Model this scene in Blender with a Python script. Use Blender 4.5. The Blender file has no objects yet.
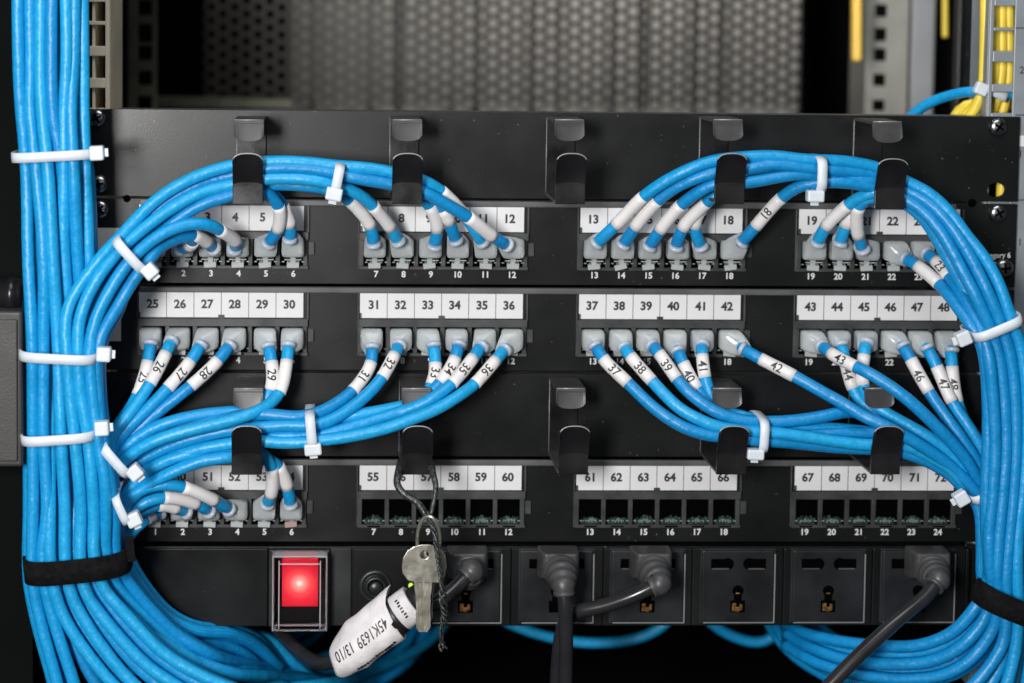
import bpy, bmesh, math, random
import numpy as np
from mathutils import Vector, Matrix
random.seed(7); rng = np.random.RandomState(3)
col = bpy.context.scene.collection
S = 0.001
# ------------------------------------------------------------------ camera (calibrated on the port grid)
D = 1002.3
FA, FB, FC, FF, CX, CY, WX, WZ = 0.06822, -0.03849, 0.01038, 1977.85, 406.81, 143.56, -113.73, 52.30
def _R(a, b, c):
    ca, sa, cb, sb, cc, sc = math.cos(a), math.sin(a), math.cos(b), math.sin(b), math.cos(c), math.sin(c)
    return np.array([[cc, -sc, 0], [sc, cc, 0], [0, 0, 1]]) @ np.array([[1, 0, 0], [0, ca, -sa], [0, sa, ca]]) @ np.array([[cb, 0, sb], [0, 1, 0], [-sb, 0, cb]])
RC = _R(FA, FB, FC)
def P(px, py, d=0.0):
    """a point of the rack, in mm (x right, d out of the panel, z up), read off the photograph at depth d"""
    v = RC.T @ np.array([(px - CX) / FF, (py - CY) / FF, 1.0])
    t = (D - d) / v[2]
    return np.array([WX + v[0] * t, d, WZ - v[1] * t])
CAMP = np.array([WX, D, WZ])

# ------------------------------------------------------------------ mesh helpers
class MB:
    def __init__(s): s.v = []; s.f = []; s.sm = []
    def add(s, vs, fs, smooth=False):
        o = len(s.v); s.v.extend([tuple(map(float, p)) for p in vs])
        for f in fs: s.f.append(tuple(i + o for i in f)); s.sm.append(smooth)
        return s
    def box(s, x0, x1, d0, d1, z0, z1):
        vs = [(x, d, z) for x in (x0, x1) for d in (d0, d1) for z in (z0, z1)]
        return s.add(vs, [(0, 1, 3, 2), (4, 6, 7, 5), (0, 4, 5, 1), (2, 3, 7, 6), (0, 2, 6, 4), (1, 5, 7, 3)])
    def obox(s, c, ax, ay, az, hx, hy, hz):
        c = np.array(c, float); vs = []
        for i in (-1, 1):
            for j in (-1, 1):
                for k in (-1, 1): vs.append(c + np.array(ax) * hx * i + np.array(ay) * hy * j + np.array(az) * hz * k)
        return s.add(vs, [(0, 1, 3, 2), (4, 6, 7, 5), (0, 4, 5, 1), (2, 3, 7, 6), (0, 2, 6, 4), (1, 5, 7, 3)])
    def loft(s, rings, caps=True, smooth=True, closed=True):
        n = len(rings[0]); vs = [p for r in rings for p in r]; fs = []
        for i in range(len(rings) - 1):
            for j in range(n if closed else n - 1):
                a = i * n + j; b = i * n + (j + 1) % n
                fs.append((a, b, b + n, a + n))
        o = len(s.v)
        s.add(vs, fs, smooth)
        if caps and closed:
            s.f.append(tuple(o + j for j in range(n))); s.sm.append(False)
            k = o + (len(rings) - 1) * n
            s.f.append(tuple(k + j for j in range(n))); s.sm.append(False)
        return s
    def cyl(s, c, ax, r, L, n=24, r2=None, smooth=True):
        c = np.array(c, float); ax = np.array(ax, float); ax /= np.linalg.norm(ax)
        u, w = frame(ax); r2 = r if r2 is None else r2
        rs = [[c + ax * t + q * (u * math.cos(a) + w * math.sin(a)) for a in np.linspace(0, 2 * math.pi, n, endpoint=False)] for t, q in ((0, r), (L, r2))]
        return s.loft(rs, True, smooth)
    def lathe(s, c, ax, prof, n=24):
        c = np.array(c, float); ax = np.array(ax, float); ax /= np.linalg.norm(ax); u, w = frame(ax)
        rs = [[c + ax * t + q * (u * math.cos(a) + w * math.sin(a)) for a in np.linspace(0, 2 * math.pi, n, endpoint=False)] for t, q in prof]
        return s.loft(rs, True, True)
    def tube(s, pts, r, n=12, cap=True):
        pts = np.array(pts); T = np.gradient(pts, axis=0); T /= np.linalg.norm(T, axis=1)[:, None] + 1e-12
        u, w = frame(T[0]); rs = []
        A = np.linspace(0, 2 * math.pi, n, endpoint=False)
        for i, p in enumerate(pts):
            u = u - T[i] * u.dot(T[i]); u /= np.linalg.norm(u); w = np.cross(T[i], u)
            ri = r[i] if hasattr(r, '__len__') else r
            rs.append([p + ri * (u * math.cos(a) + w * math.sin(a)) for a in A])
        return s.loft(rs, cap, True)
    def build(s, name, mat, parent=None, loc=None, bevel=0, seg=2):
        """links everything collected so far as ONE mesh object"""
        a = np.array(s.v)
        if parent is not None: org = np.array(parent['_org']); 
        elif loc is not None: org = np.array(loc, float)
        else: org = np.array([a[:, 0].mean(), a[:, 1].mean(), a[:, 2].min()])
        b = (a - org) * S
        me = bpy.data.meshes.new(name)
        me.from_pydata([(p[0], -p[1], p[2]) for p in b], [], s.f)
        me.polygons.foreach_set('use_smooth', s.sm)
        bm = bmesh.new(); bm.from_mesh(me); bmesh.ops.recalc_face_normals(bm, faces=bm.faces); bm.to_mesh(me); bm.free()
        me.materials.append(mat)
        o = bpy.data.objects.new(name, me); col.objects.link(o)
        if parent is not None: o.parent = parent
        else: o.location = (org[0] * S, -org[1] * S, org[2] * S)
        o['_org'] = [float(q) for q in org]
        if bevel:
            m = o.modifiers.new('bevel', 'BEVEL'); m.width = bevel * S; m.segments = seg; m.limit_method = 'ANGLE'; m.angle_limit = math.radians(40)
            m.harden_normals = False
        return o
def frame(t):
    t = np.array(t, float); t /= np.linalg.norm(t)
    u = np.cross(t, [0, 0, 1.0]);
    if np.linalg.norm(u) < 0.1: u = np.cross(t, [1.0, 0, 0])
    u /= np.linalg.norm(u); return u, np.cross(t, u)
def tag(o, label=None, cat=None, group=None, kind=None):
    if label: o['label'] = label
    if cat: o['category'] = cat
    if group: o['group'] = group
    if kind: o['kind'] = kind
    return o
def thing(name, loc, label, cat, group=None):
    o = bpy.data.objects.new(name, None); col.objects.link(o)
    o.location = (loc[0] * S, -loc[1] * S, loc[2] * S); o.empty_display_size = 0.01
    o['_org'] = [float(q) for q in loc]
    return tag(o, label, cat, group)
_tc = {}
def text2d(txt, size, bold=0.0, xs=1.0, fine=False):
    """vertices and faces of centred writing, in mm, on a flat plane"""
    k = (txt, size, bold, xs, fine)
    if k not in _tc:
        c = bpy.data.curves.new('t', 'FONT'); c.body = txt; c.size = size; c.offset = bold; c.align_x = 'CENTER'; c.resolution_u = 3
        o = bpy.data.objects.new('t', c); me = bpy.data.meshes.new_from_object(o)
        if fine:
            bm = bmesh.new(); bm.from_mesh(me); bmesh.ops.triangulate(bm, faces=bm.faces)
            for _ in range(5):
                es = [e for e in bm.edges if e.calc_length() > .6]
                if not es: break
                bmesh.ops.subdivide_edges(bm, edges=es, cuts=1); bmesh.ops.triangulate(bm, faces=[f for f in bm.faces if len(f.verts) > 3])
            bm.to_mesh(me); bm.free()
        vs = [(v.co.x * xs, v.co.y) for v in me.vertices]; ys = [q[1] for q in vs]; my = (min(ys) + max(ys)) / 2
        xs_ = [q[0] for q in vs]; mx = (min(xs_) + max(xs_)) / 2
        _tc[k] = ([(a - mx, b - my) for a, b in vs], [tuple(p.vertices) for p in me.polygons])
        bpy.data.objects.remove(o); bpy.data.meshes.remove(me); bpy.data.curves.remove(c)
    return _tc[k]
def put_text(mb, txt, c, size, bold=0.0, rot=0.0, xs=1.0, lift=0.0, ax=None, ay=None):
    vs, fs = text2d(txt, size, bold, xs)
    ca, sa = math.cos(rot), math.sin(rot); c = np.array(c, float)
    ax = np.array([ca, 0, sa]) if ax is None else ax; ay = np.array([-sa, 0, ca]) if ay is None else ay
    mb.add([c + ax * a + ay * b + np.array([0, lift, 0]) for a, b in vs], fs)

# ------------------------------------------------------------------ materials
def mat(name, base, rough=0.5, metal=0.0, spec=0.5, bump=None, vary=None, dust=0, **kw):
    m = bpy.data.materials.new(name); m.use_nodes = True; nt = m.node_tree; b = nt.nodes['Principled BSDF']
    b.inputs['Base Color'].default_value = (*base, 1); b.inputs['Roughness'].default_value = rough
    b.inputs['Metallic'].default_value = metal; b.inputs['Specular IOR Level'].default_value = spec
    for k, v in kw.items(): b.inputs[k.replace('_', ' ')].default_value = v
    tc = nt.nodes.new('ShaderNodeTexCoord')
    if vary:   # (scale, amount): wear and dust in the surface colour and gloss
        n = nt.nodes.new('ShaderNodeTexNoise'); n.inputs['Scale'].default_value = vary[0]; n.inputs['Detail'].default_value = 6
        nt.links.new(tc.outputs['Object'], n.inputs['Vector'])
        r = nt.nodes.new('ShaderNodeMapRange'); r.inputs[1].default_value = 0.3; r.inputs[2].default_value = 0.7
        r.inputs[3].default_value = 1 - vary[1]; r.inputs[4].default_value = 1 + vary[1]
        nt.links.new(n.outputs['Fac'], r.inputs[0])
        x = nt.nodes.new('ShaderNodeVectorMath'); x.operation = 'SCALE'; x.inputs[0].default_value = base
        nt.links.new(r.outputs[0], x.inputs['Scale']); nt.links.new(x.outputs[0], b.inputs['Base Color'])
        r2 = nt.nodes.new('ShaderNodeMapRange'); r2.inputs[1].default_value = 0.3; r2.inputs[2].default_value = 0.7
        r2.inputs[3].default_value = max(0, rough - .07); r2.inputs[4].default_value = min(1, rough + .07)
        nt.links.new(n.outputs['Fac'], r2.inputs[0]); nt.links.new(r2.outputs[0], b.inputs['Roughness'])
    if dust:
        n = nt.nodes.new('ShaderNodeTexNoise'); n.inputs['Scale'].default_value = 620; n.inputs['Detail'].default_value = 2
        nt.links.new(tc.outputs['Object'], n.inputs['Vector'])
        r = nt.nodes.new('ShaderNodeMapRange'); r.inputs[1].default_value = .735; r.inputs[2].default_value = .80; r.inputs[3].default_value = 0; r.inputs[4].default_value = dust
        nt.links.new(n.outputs['Fac'], r.inputs[0]); x2 = nt.nodes.new('ShaderNodeMix'); x2.data_type = 'RGBA'
        nt.links.new(r.outputs[0], x2.inputs[0]); nt.links.new(x.outputs[0], x2.inputs[6]); x2.inputs[7].default_value = (.3, .29, .28, 1)
        nt.links.new(x2.outputs[2], b.inputs['Base Color'])
    if bump:   # (scale, strength, distance in mm)
        n = nt.nodes.new('ShaderNodeTexNoise'); n.inputs['Scale'].default_value = bump[0]; n.inputs['Detail'].default_value = 3
        nt.links.new(tc.outputs['Object'], n.inputs['Vector'])
        q = nt.nodes.new('ShaderNodeBump'); q.inputs['Strength'].default_value = bump[1]; q.inputs['Distance'].default_value = bump[2] * S
        nt.links.new(n.outputs['Fac'], q.inputs['Height']); nt.links.new(q.outputs[0], b.inputs['Normal'])
    return m
M = {}
M['panel'] = mat('black_powder_coat', (0.0055, 0.006, 0.0062), 0.34, bump=(1500, .30, .10), vary=(22, .25), spec=.34, dust=.5)
M['edge'] = mat('black_steel_lit_edge', (0.085, 0.085, 0.088), 0.42, bump=(1500, .3, .1), vary=(40, .3))  # black steel painted lighter to imitate light catching its edges
M['hook'] = mat('satin_black_steel', (0.008, 0.008, 0.009), 0.27, vary=(60, .3), bump=(900, .2, .08))
M['arm'] = mat('black_bracket_lit', (0.045, 0.045, 0.046), 0.38, vary=(60, .3), bump=(900, .2, .08))  # the hook steel again, in a lighter colour for the lit arm faces
M['plastic'] = mat('black_plastic', (0.014, 0.015, 0.016), 0.38, vary=(50, .3), bump=(800, .2, .08))
M['port'] = mat('port_plastic', (0.040, 0.042, 0.042), 0.40, vary=(90, .3), bump=(800, .2, .08))
M['socket_face'] = mat('socket_plastic', (0.012, 0.013, 0.015), 0.36, vary=(50, .3), bump=(800, .2, .08))
M['rim'] = mat('painted_highlight', (0.30, 0.30, 0.30), 0.35, .3)  # pale grey that stands for highlights along edges
M['hole'] = mat('dark_cavity', (0.0015, 0.0015, 0.0015), 1.0, spec=0)
M['pcb'] = mat('green_contact_board', (0.018, 0.042, 0.034), 0.3, vary=(400, .9), bump=(900, .8, .5))
M['pin'] = mat('contact_metal', (0.34, 0.40, 0.36), 0.3, .3)
M['paper'] = mat('label_paper', (0.68, 0.675, 0.68), 0.40, vary=(30, .03))
M['ink'] = mat('label_ink', (0.025, 0.022, 0.022), 0.5)
M['white_ink'] = mat('white_print', (0.72, 0.72, 0.72), 0.6)
M['sleeve'] = mat('white_sleeve', (0.74, 0.72, 0.71), 0.45, bump=(160, .35, .4), vary=(60, .04))
M['nylon'] = mat('nylon_tie', (0.66, 0.71, 0.75), 0.34, Subsurface_Weight=.25, bump=(150, .2, .3), vary=(90, .04))
M['nylon'].node_tree.nodes['Principled BSDF'].inputs['Subsurface Radius'].default_value = (.002, .002, .002)
M['nylon_strap'] = mat('nylon_tie_strap', (0.74, 0.80, 0.87), 0.30, Transmission_Weight=.12, bump=(150, .2, .3), vary=(90, .06))
M['collar'] = mat('clear_collar', (0.72, 0.76, 0.80), 0.25, Transmission_Weight=.4)
M['boot'] = mat('clear_connector', (0.80, 0.84, 0.84), 0.16, Transmission_Weight=.58, IOR=1.45, bump=(95, .35, .6), vary=(60, .07))
M['latch'] = mat('clear_latch', (0.62, 0.65, 0.64), 0.25, Transmission_Weight=.3, bump=(500, .4, .2))
M['latch_pink'] = mat('pink_latch', (0.58, 0.40, 0.38), 0.25, Transmission_Weight=.3, bump=(500, .4, .2))
M['velcro'] = mat('hook_and_loop_fabric', (0.006, 0.006, 0.007), 1.0, spec=.15, bump=(1400, 1.0, .9), vary=(300, .6))
M['cord'] = mat('dark_grey_cord', (0.020, 0.020, 0.022), 0.26, bump=(60, .15, .4), vary=(60, .15))
M['moulding'] = mat('grey_plug_moulding', (0.052, 0.052, 0.054), 0.42, vary=(70, .2), bump=(700, .3, .1))
M['steel'] = mat('screw_steel', (0.30, 0.30, 0.31), 0.25, 1.0, vary=(200, .2), bump=(500, .3, .1))
M['nickel'] = mat('worn_nickel', (0.66, 0.63, 0.54), 0.33, .9, vary=(160, .16), bump=(500, .4, .12))
M['brass'] = mat('brass_contact', (0.62, 0.33, 0.12), 0.35, 1.0, vary=(500, .35))
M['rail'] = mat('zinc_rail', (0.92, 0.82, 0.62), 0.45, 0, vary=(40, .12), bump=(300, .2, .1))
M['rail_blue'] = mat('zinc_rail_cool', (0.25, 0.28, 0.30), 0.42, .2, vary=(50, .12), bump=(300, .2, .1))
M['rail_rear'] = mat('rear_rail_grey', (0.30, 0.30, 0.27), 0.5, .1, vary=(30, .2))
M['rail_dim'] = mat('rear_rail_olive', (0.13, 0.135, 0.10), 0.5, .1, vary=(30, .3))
M['trough'] = mat('light_grey_trough', (0.34, 0.35, 0.36), 0.5, vary=(20, .1))
M['door'] = mat('dark_mesh_steel', (0.034, 0.032, 0.029), 0.6, 0, vary=(15, .15))
M['wall'] = mat('interior_dark', (0.005, 0.006, 0.006), 1.0, spec=.05, vary=(5, .4))
M['rearwall'] = mat('pale_panel_behind_mesh', (0.42, 0.41, 0.39), 0.8, vary=(9, .25))
M['yellow'] = mat('yellow_jacket', (0.90, 0.68, 0.07), 0.4, bump=(90, .3, .5), vary=(30, .1))
M['orange'] = mat('orange_yellow_jacket', (0.85, 0.55, 0.09), 0.45)
M['greybox'] = mat('grey_cast_latch', (0.034, 0.032, 0.031), 0.5, vary=(120, .12), bump=(900, .5, .2))
M['sticker'] = mat('grey_sticker', (0.55, 0.54, 0.53), 0.5, vary=(40, .05))
M['cover'] = mat('clear_cover', (0.97, 0.97, 0.98), 0.03, Transmission_Weight=1.0, IOR=1.12)
M['cover_rim'] = mat('frosted_cover_rim', (0.85, 0.86, 0.88), 0.14, Transmission_Weight=.6, IOR=1.35, bump=(200, .3, .3))
M['strand'] = mat('twisted_cord', (0.045, 0.05, 0.05), 0.3, vary=(700, .9), bump=(900, .9, .4), metal=.3)
M['black_band'] = mat('black_band', (0.012, 0.012, 0.013), 0.4)
M['paper_flag'] = mat('worn_paper_flag', (0.70, 0.67, 0.68), 0.55, vary=(75, .16), bump=(170, .8, .9))
def jacket(name, base):
    m = mat(name, base, 0.40, spec=.5)
    nt = m.node_tree; b = nt.nodes['Principled BSDF']; tc = nt.nodes['Texture Coordinate']
    n = nt.nodes.new('ShaderNodeTexNoise'); n.inputs['Scale'].default_value = 85; n.inputs['Detail'].default_value = 3
    n2 = nt.nodes.new('ShaderNodeTexNoise'); n2.inputs['Scale'].default_value = 420; n2.inputs['Detail'].default_value = 3
    for q in (n, n2): nt.links.new(tc.outputs['Object'], q.inputs['Vector'])
    h = nt.nodes.new('ShaderNodeMath'); h.operation = 'MULTIPLY_ADD'; h.inputs[1].default_value = .25
    nt.links.new(n2.outputs['Fac'], h.inputs[0]); nt.links.new(n.outputs['Fac'], h.inputs[2])
    q = nt.nodes.new('ShaderNodeBump'); q.inputs['Strength'].default_value = .75; q.inputs['Distance'].default_value = 1.5 * S
    nt.links.new(h.outputs[0], q.inputs['Height']); nt.links.new(q.outputs[0], b.inputs['Normal'])
    r = nt.nodes.new('ShaderNodeMapRange'); r.inputs[1].default_value = .3; r.inputs[2].default_value = .7; r.inputs[3].default_value = .9; r.inputs[4].default_value = 1.1
    nt.links.new(n2.outputs['Fac'], r.inputs[0])
    x = nt.nodes.new('ShaderNodeVectorMath'); x.operation = 'SCALE'; x.inputs[0].default_value = base
    nt.links.new(r.outputs[0], x.inputs['Scale']); nt.links.new(x.outputs[0], b.inputs['Base Color'])
    return m
BLUES = [jacket('blue_jacket', (0.006, 0.290, 0.620)), jacket('blue_jacket_lighter', (0.010, 0.335, 0.665)), jacket('blue_jacket_deeper', (0.004, 0.235, 0.545))]

# ------------------------------------------------------------------ spline paths
def parse(txt):
    """'x,y,d x,y ...' -> world points; a missing d is interpolated between its neighbours"""
    q = [[float(a) for a in w.split(',')] for w in txt.split()]
    n = len(q); xy = np.array([[a[0], a[1]] for a in q]); L = np.concatenate([[0], np.cumsum(np.linalg.norm(np.diff(xy, axis=0), axis=1))])
    kd = [i for i in range(n) if len(q[i]) > 2]
    ds = np.interp(L, L[kd], [q[i][2] for i in kd]) if kd else np.full(n, 30.)
    return [(q[i][0], q[i][1], ds[i]) for i in range(n)]
def shift(path, off):
    return [(x + off[0], y + off[1], d + off[2]) for x, y, d in path]
def spline(W, step=3.0):
    W = np.array(W, float); n = len(W)
    if n == 2: W = np.array([W[0], (W[0] + W[1]) / 2, W[1]]); n = 3
    t = np.concatenate([[0], np.cumsum(np.maximum(np.linalg.norm(np.diff(W, axis=0), axis=1), 1e-6) ** .5)])
    Pm = 2 * W[0] - W[1]; Pn = 2 * W[-1] - W[-2]
    A = np.vstack([Pm, W, Pn]); T = np.concatenate([[t[0] - (t[1] - t[0])], t, [t[-1] + (t[-1] - t[-2])]])
    out = []; idx = []
    for i in range(1, n):
        p0, p1, p2, p3 = A[i - 1], A[i], A[i + 1], A[i + 2]; t0, t1, t2, t3 = T[i - 1], T[i], T[i + 1], T[i + 2]
        m = max(2, int(np.linalg.norm(p2 - p1) / step)); idx.append(len(out))
        for s in np.linspace(t1, t2, m, endpoint=False):
            a1 = (t1 - s) / (t1 - t0) * p0 + (s - t0) / (t1 - t0) * p1; a2 = (t2 - s) / (t2 - t1) * p1 + (s - t1) / (t2 - t1) * p2
            a3 = (t3 - s) / (t3 - t2) * p2 + (s - t2) / (t3 - t2) * p3
            b1 = (t2 - s) / (t2 - t0) * a1 + (s - t0) / (t2 - t0) * a2; b2 = (t3 - s) / (t3 - t1) * a2 + (s - t1) / (t3 - t1) * a3
            out.append((t2 - s) / (t2 - t1) * b1 + (s - t1) / (t2 - t1) * b2)
    idx.append(len(out)); out.append(W[-1]); return np.array(out), idx
def relax(p, k=2):
    q = p.copy()
    for _ in range(k): q[1:-1] = (q[:-2] + 2 * q[1:-1] + q[2:]) / 4
    return q
CR = 3.1

# ------------------------------------------------------------------ the rack grid
U = 44.45
PITCH, GP = 13.912, 111.712
def port_x(n): return -202.0 + ((n - 1) // 6) * GP + ((n - 1) % 6) * PITCH
NUMZ = [-82.8, -82.8 - U, None, -82.8 - 3 * U]        # height of the white port numbers per row
XL, XR = P(89, 300)[0], P(1013, 300)[0]
def ztop(k): return -k * U + (0.6 if k == 0 else 0)

# ------------------------------------------------------------------ screws
def screw(parent, px, py, d=3.2, r=4.7):
    c = P(px, py, d); m = MB()
    m.lathe(c, (0, 1, 0), [(-1, r), (0, r), (.9, r * .97), (1.8, r * .8), (2.3, r * .5), (2.45, r * .12)], 28)
    o = m.build('screw', M['steel'], parent)
    x = MB(); a = random.uniform(0, 1.5); u = np.array([math.cos(a), 0, math.sin(a)]); w = np.array([-math.sin(a), 0, math.cos(a)])
    x.obox(c + np.array([0, 2.2, 0]), u, (0, 1, 0), w, r * .55, .45, .55); x.obox(c + np.array([0, 2.21, 0]), w, (0, 1, 0), u, r * .55, .46, .55)
    s = x.build('cross_recess', M['hole'], o)
    return o

# ------------------------------------------------------------------ cable managers with hooks
def plate_with_holes(mb, x0, x1, z0, z1, d0, d1, holes, n=24):
    """front sheet with real round/oval holes (cx, cz, rx, rz): strips around a box per hole"""
    bm = bmesh.new()
    xs = x0
    hs = sorted(holes)
    segs = []
    for (cx, cz, rx, rz) in hs:
        b = max(rx, rz) + 1.5
        segs.append((cx - b, cx + b, (cx, cz, rx, rz)))
    cur = x0
    groups = []
    for s in segs:
        if groups and s[0] < groups[-1][1]: groups[-1][1] = max(groups[-1][1], s[1]); groups[-1][2].append(s[2])
        else: groups.append([s[0], s[1], [s[2]]])
    for g in groups:
        if g[0] > cur: mb.box(cur, g[0], d0, d1, z0, z1)
        zc = z0
        for (cx, cz, rx, rz) in sorted(g[2], key=lambda q: q[1]):
            b = max(rx, rz) + 1.5
            lo, hi = max(cz - b, z0), min(cz + b, z1)
            if lo > zc: mb.box(g[0], g[1], d0, d1, zc, lo)
            # square with hole, ring of quads
            A = np.linspace(0, 2 * math.pi, n, endpoint=False); rin = []; rout = []
            for a in A:
                rin.append((cx + rx * math.cos(a), cz + rz * math.sin(a)))
                ca, sa = math.cos(a), math.sin(a); t = 1e9
                if ca > 1e-6: t = min(t, (g[1] - cx) / ca)
                if ca < -1e-6: t = min(t, (g[0] - cx) / ca)
                if sa > 1e-6: t = min(t, (hi - cz) / sa)
                if sa < -1e-6: t = min(t, (lo - cz) / sa)
                rout.append((cx + t * ca, cz + t * sa))
            for (X, Z) in ((g[0], lo), (g[0], hi), (g[1], lo), (g[1], hi)):   # keep the corners
                k = min(range(n), key=lambda i: (rout[i][0] - X) ** 2 + (rout[i][1] - Z) ** 2); rout[k] = (X, Z)
            vs = [(x, d1, z) for x, z in rin] + [(x, d1, z) for x, z in rout] + [(x, d0, z) for x, z in rin] + [(x, d0, z) for x, z in rout]
            fs = []
            for i in range(n):
                j = (i + 1) % n
                fs += [(i, j, n + j, n + i), (2 * n + i, 3 * n + i, 3 * n + j, 2 * n + j), (i, 2 * n + i, 2 * n + j, j), (n + i, n + j, 3 * n + j, 3 * n + i)]
            mb.add(vs, fs); zc = hi
        if zc < z1: mb.box(g[0], g[1], d0, d1, zc, z1)
        cur = g[1]
    if cur < x1: mb.box(cur, x1, d0, d1, z0, z1)

def arc_sheet(mb, cx, hw, z0, z1, dfun, th, arc, top=True, nu=12, nv=10):
    """a lip of sheet steel whose free end is rounded"""
    fr = []; bk = []
    for j in range(nv + 1):
        v = j / nv
        for i in range(nu + 1):
            u = -1 + 2 * i / nu
            drop = arc * (1 - math.sqrt(max(0, 1 - (abs(u) ** 2.6) * .96)))
            if top: z = z0 + v * ((z1 - drop) - z0)
            else: z = z1 - v * (z1 - (z0 + drop))
            d = dfun(v); fr.append((cx + u * hw, d, z)); bk.append((cx + u * hw, d - th, z))
    n = nu + 1; N = n * (nv + 1); fs = []
    for j in range(nv):
        for i in range(nu):
            a = j * n + i; fs.append((a, a + 1, a + n + 1, a + n)); fs.append((N + a, N + a + n, N + a + n + 1, N + a + 1))
    for j in range(nv):
        for i in (0, nu): a = j * n + i; fs.append((a, a + n, N + a + n, N + a))
    for i in range(nu):
        for j in (0, nv): a = j * n + i; fs.append((a, a + 1, N + a + 1, N + a))
    mb.add(fr + bk, fs, False)

def hook(parent, pxc, ztopb, zbotb, df, dt, ztab, hw=7.35):
    """C-shaped bracket: back plate, upper arm with short lip, lower arm with tall rounded lip"""
    cx = pxc
    b = MB(); b.box(cx - hw, cx + hw, 2.4, 3.9, zbotb, ztopb)
    b2 = MB(); b2.box(cx - hw, cx + hw, 3.6, dt, ztopb - 1.5, ztopb)
    arc_sheet(b2, cx, hw, ztopb - ztab, ztopb - .2, lambda v: dt + .1 + 2.4 * v, 1.6, 3.6, top=False)
    o = b.build('hook', M['hook'], parent, bevel=.35)
    b2.box(cx - hw + .4, cx + hw - .4, dt + 1.72, dt + 1.95, ztopb - 1.5, ztopb - 1.1)
    b2.build('upper_arm', M['arm'], o, bevel=.35)
    b3 = MB(); b3.box(cx - hw - .3, cx + hw, 3.6, df - .1, zbotb - .02, zbotb + 1.5); b3.build('lower_arm', M['arm'], o, bevel=.35)
    b4 = MB(); b4.tube([(cx - hw + .3, dt + .15, ztopb - .05), (cx, dt + .15, ztopb - .05), (cx + hw - .3, dt + .15, ztopb - .05)], .36, 8); b4.build('edge_highlight', M['rim'], o)  # pale tubes put in as the highlight on the front edge
    b5 = MB(); b5.tube([(cx - hw, 3.9, zbotb + 1), (cx - hw, 3.9, (zbotb + ztopb) / 2), (cx - hw, 3.9, ztopb - 1)], .22, 6); b5.build('edge_highlight', M['rim'], o)  # pale tube painted in as the bright line down the plate edge
    l = MB()
    arc_sheet(l, cx, hw + .05, zbotb - .4, zbotb + 24.6, lambda v: df + (0 if v < .42 else 5.0 * ((v - .42) / .58) ** 1.25), 1.7, 4.4, top=True, nv=14)
    l.build('hook_lip', M['hook'], o, bevel=.3)
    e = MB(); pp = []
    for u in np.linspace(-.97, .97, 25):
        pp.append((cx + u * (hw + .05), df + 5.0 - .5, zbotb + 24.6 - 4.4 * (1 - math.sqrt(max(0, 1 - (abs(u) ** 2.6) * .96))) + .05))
    e.tube(pp, .38, 8); e.build('rim_highlight', M['rim'], o)  # pale tube standing for the highlight along the rounded lip
    k = MB(); k.cyl((cx + .5, 3.9, ztopb - 17), (0, 1, 0), 1.5, .9, 16); k.build('rivet', M['hook'], o)

def manager(k, label, holes, hookpx, hy, dfs, tab, screws):
    z1, z0 = ztop(k) - .5, ztop(k + 1) + .8
    t = thing('cable_manager', ((XL + XR) / 2, 0, z0), label, 'cable manager', 'black cable managers between the port rows')
    p = MB(); plate_with_holes(p, XL, XR, z0, z1, 0, 2.2, holes); p.build('front_plate', M['panel'], t, bevel=0 if holes else .35)
    e = MB(); e.box(P(116, 300)[0], P(1000, 300)[0], -16, -.4, z1 - 1.3, z1 - .1)
    e.build('top_flange', M['edge'], t, bevel=.25)
    for px in hookpx:
        c = P(px, hy[1] + 10, dfs[0])[0]
        sg = 5.0 if px == 889.5 else 0
        zt = P(px, hy[0] + sg * .4, 0)[2]; zb = P(px - 12, hy[1] + sg, 0)[2]
        hook(t, c, zt, zb, dfs[0], dfs[1], tab)
    for q in screws: screw(t, *q)
    return t
hr = P(996, 190, 2)
manager(0, 'black cable manager above port row 1 to 24, its hooks holding the upper blue bundles', [(hr[0], hr[2], 4.9, 3.7)],
        [247.8, 407, 570, 729.3, 889.5], (115.6, 194.5), (46, 38), 10.3, [(97, 118), (99, 184), (998, 127)])
manager(3, 'black cable manager between the rows labelled 25 to 48 and 49 to 72', [],
        [246.8, 417, 573.3, 731.5, 885.5], (376.5, 452.5), (47, 32), 9.8, [(1003, 440)])

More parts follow.
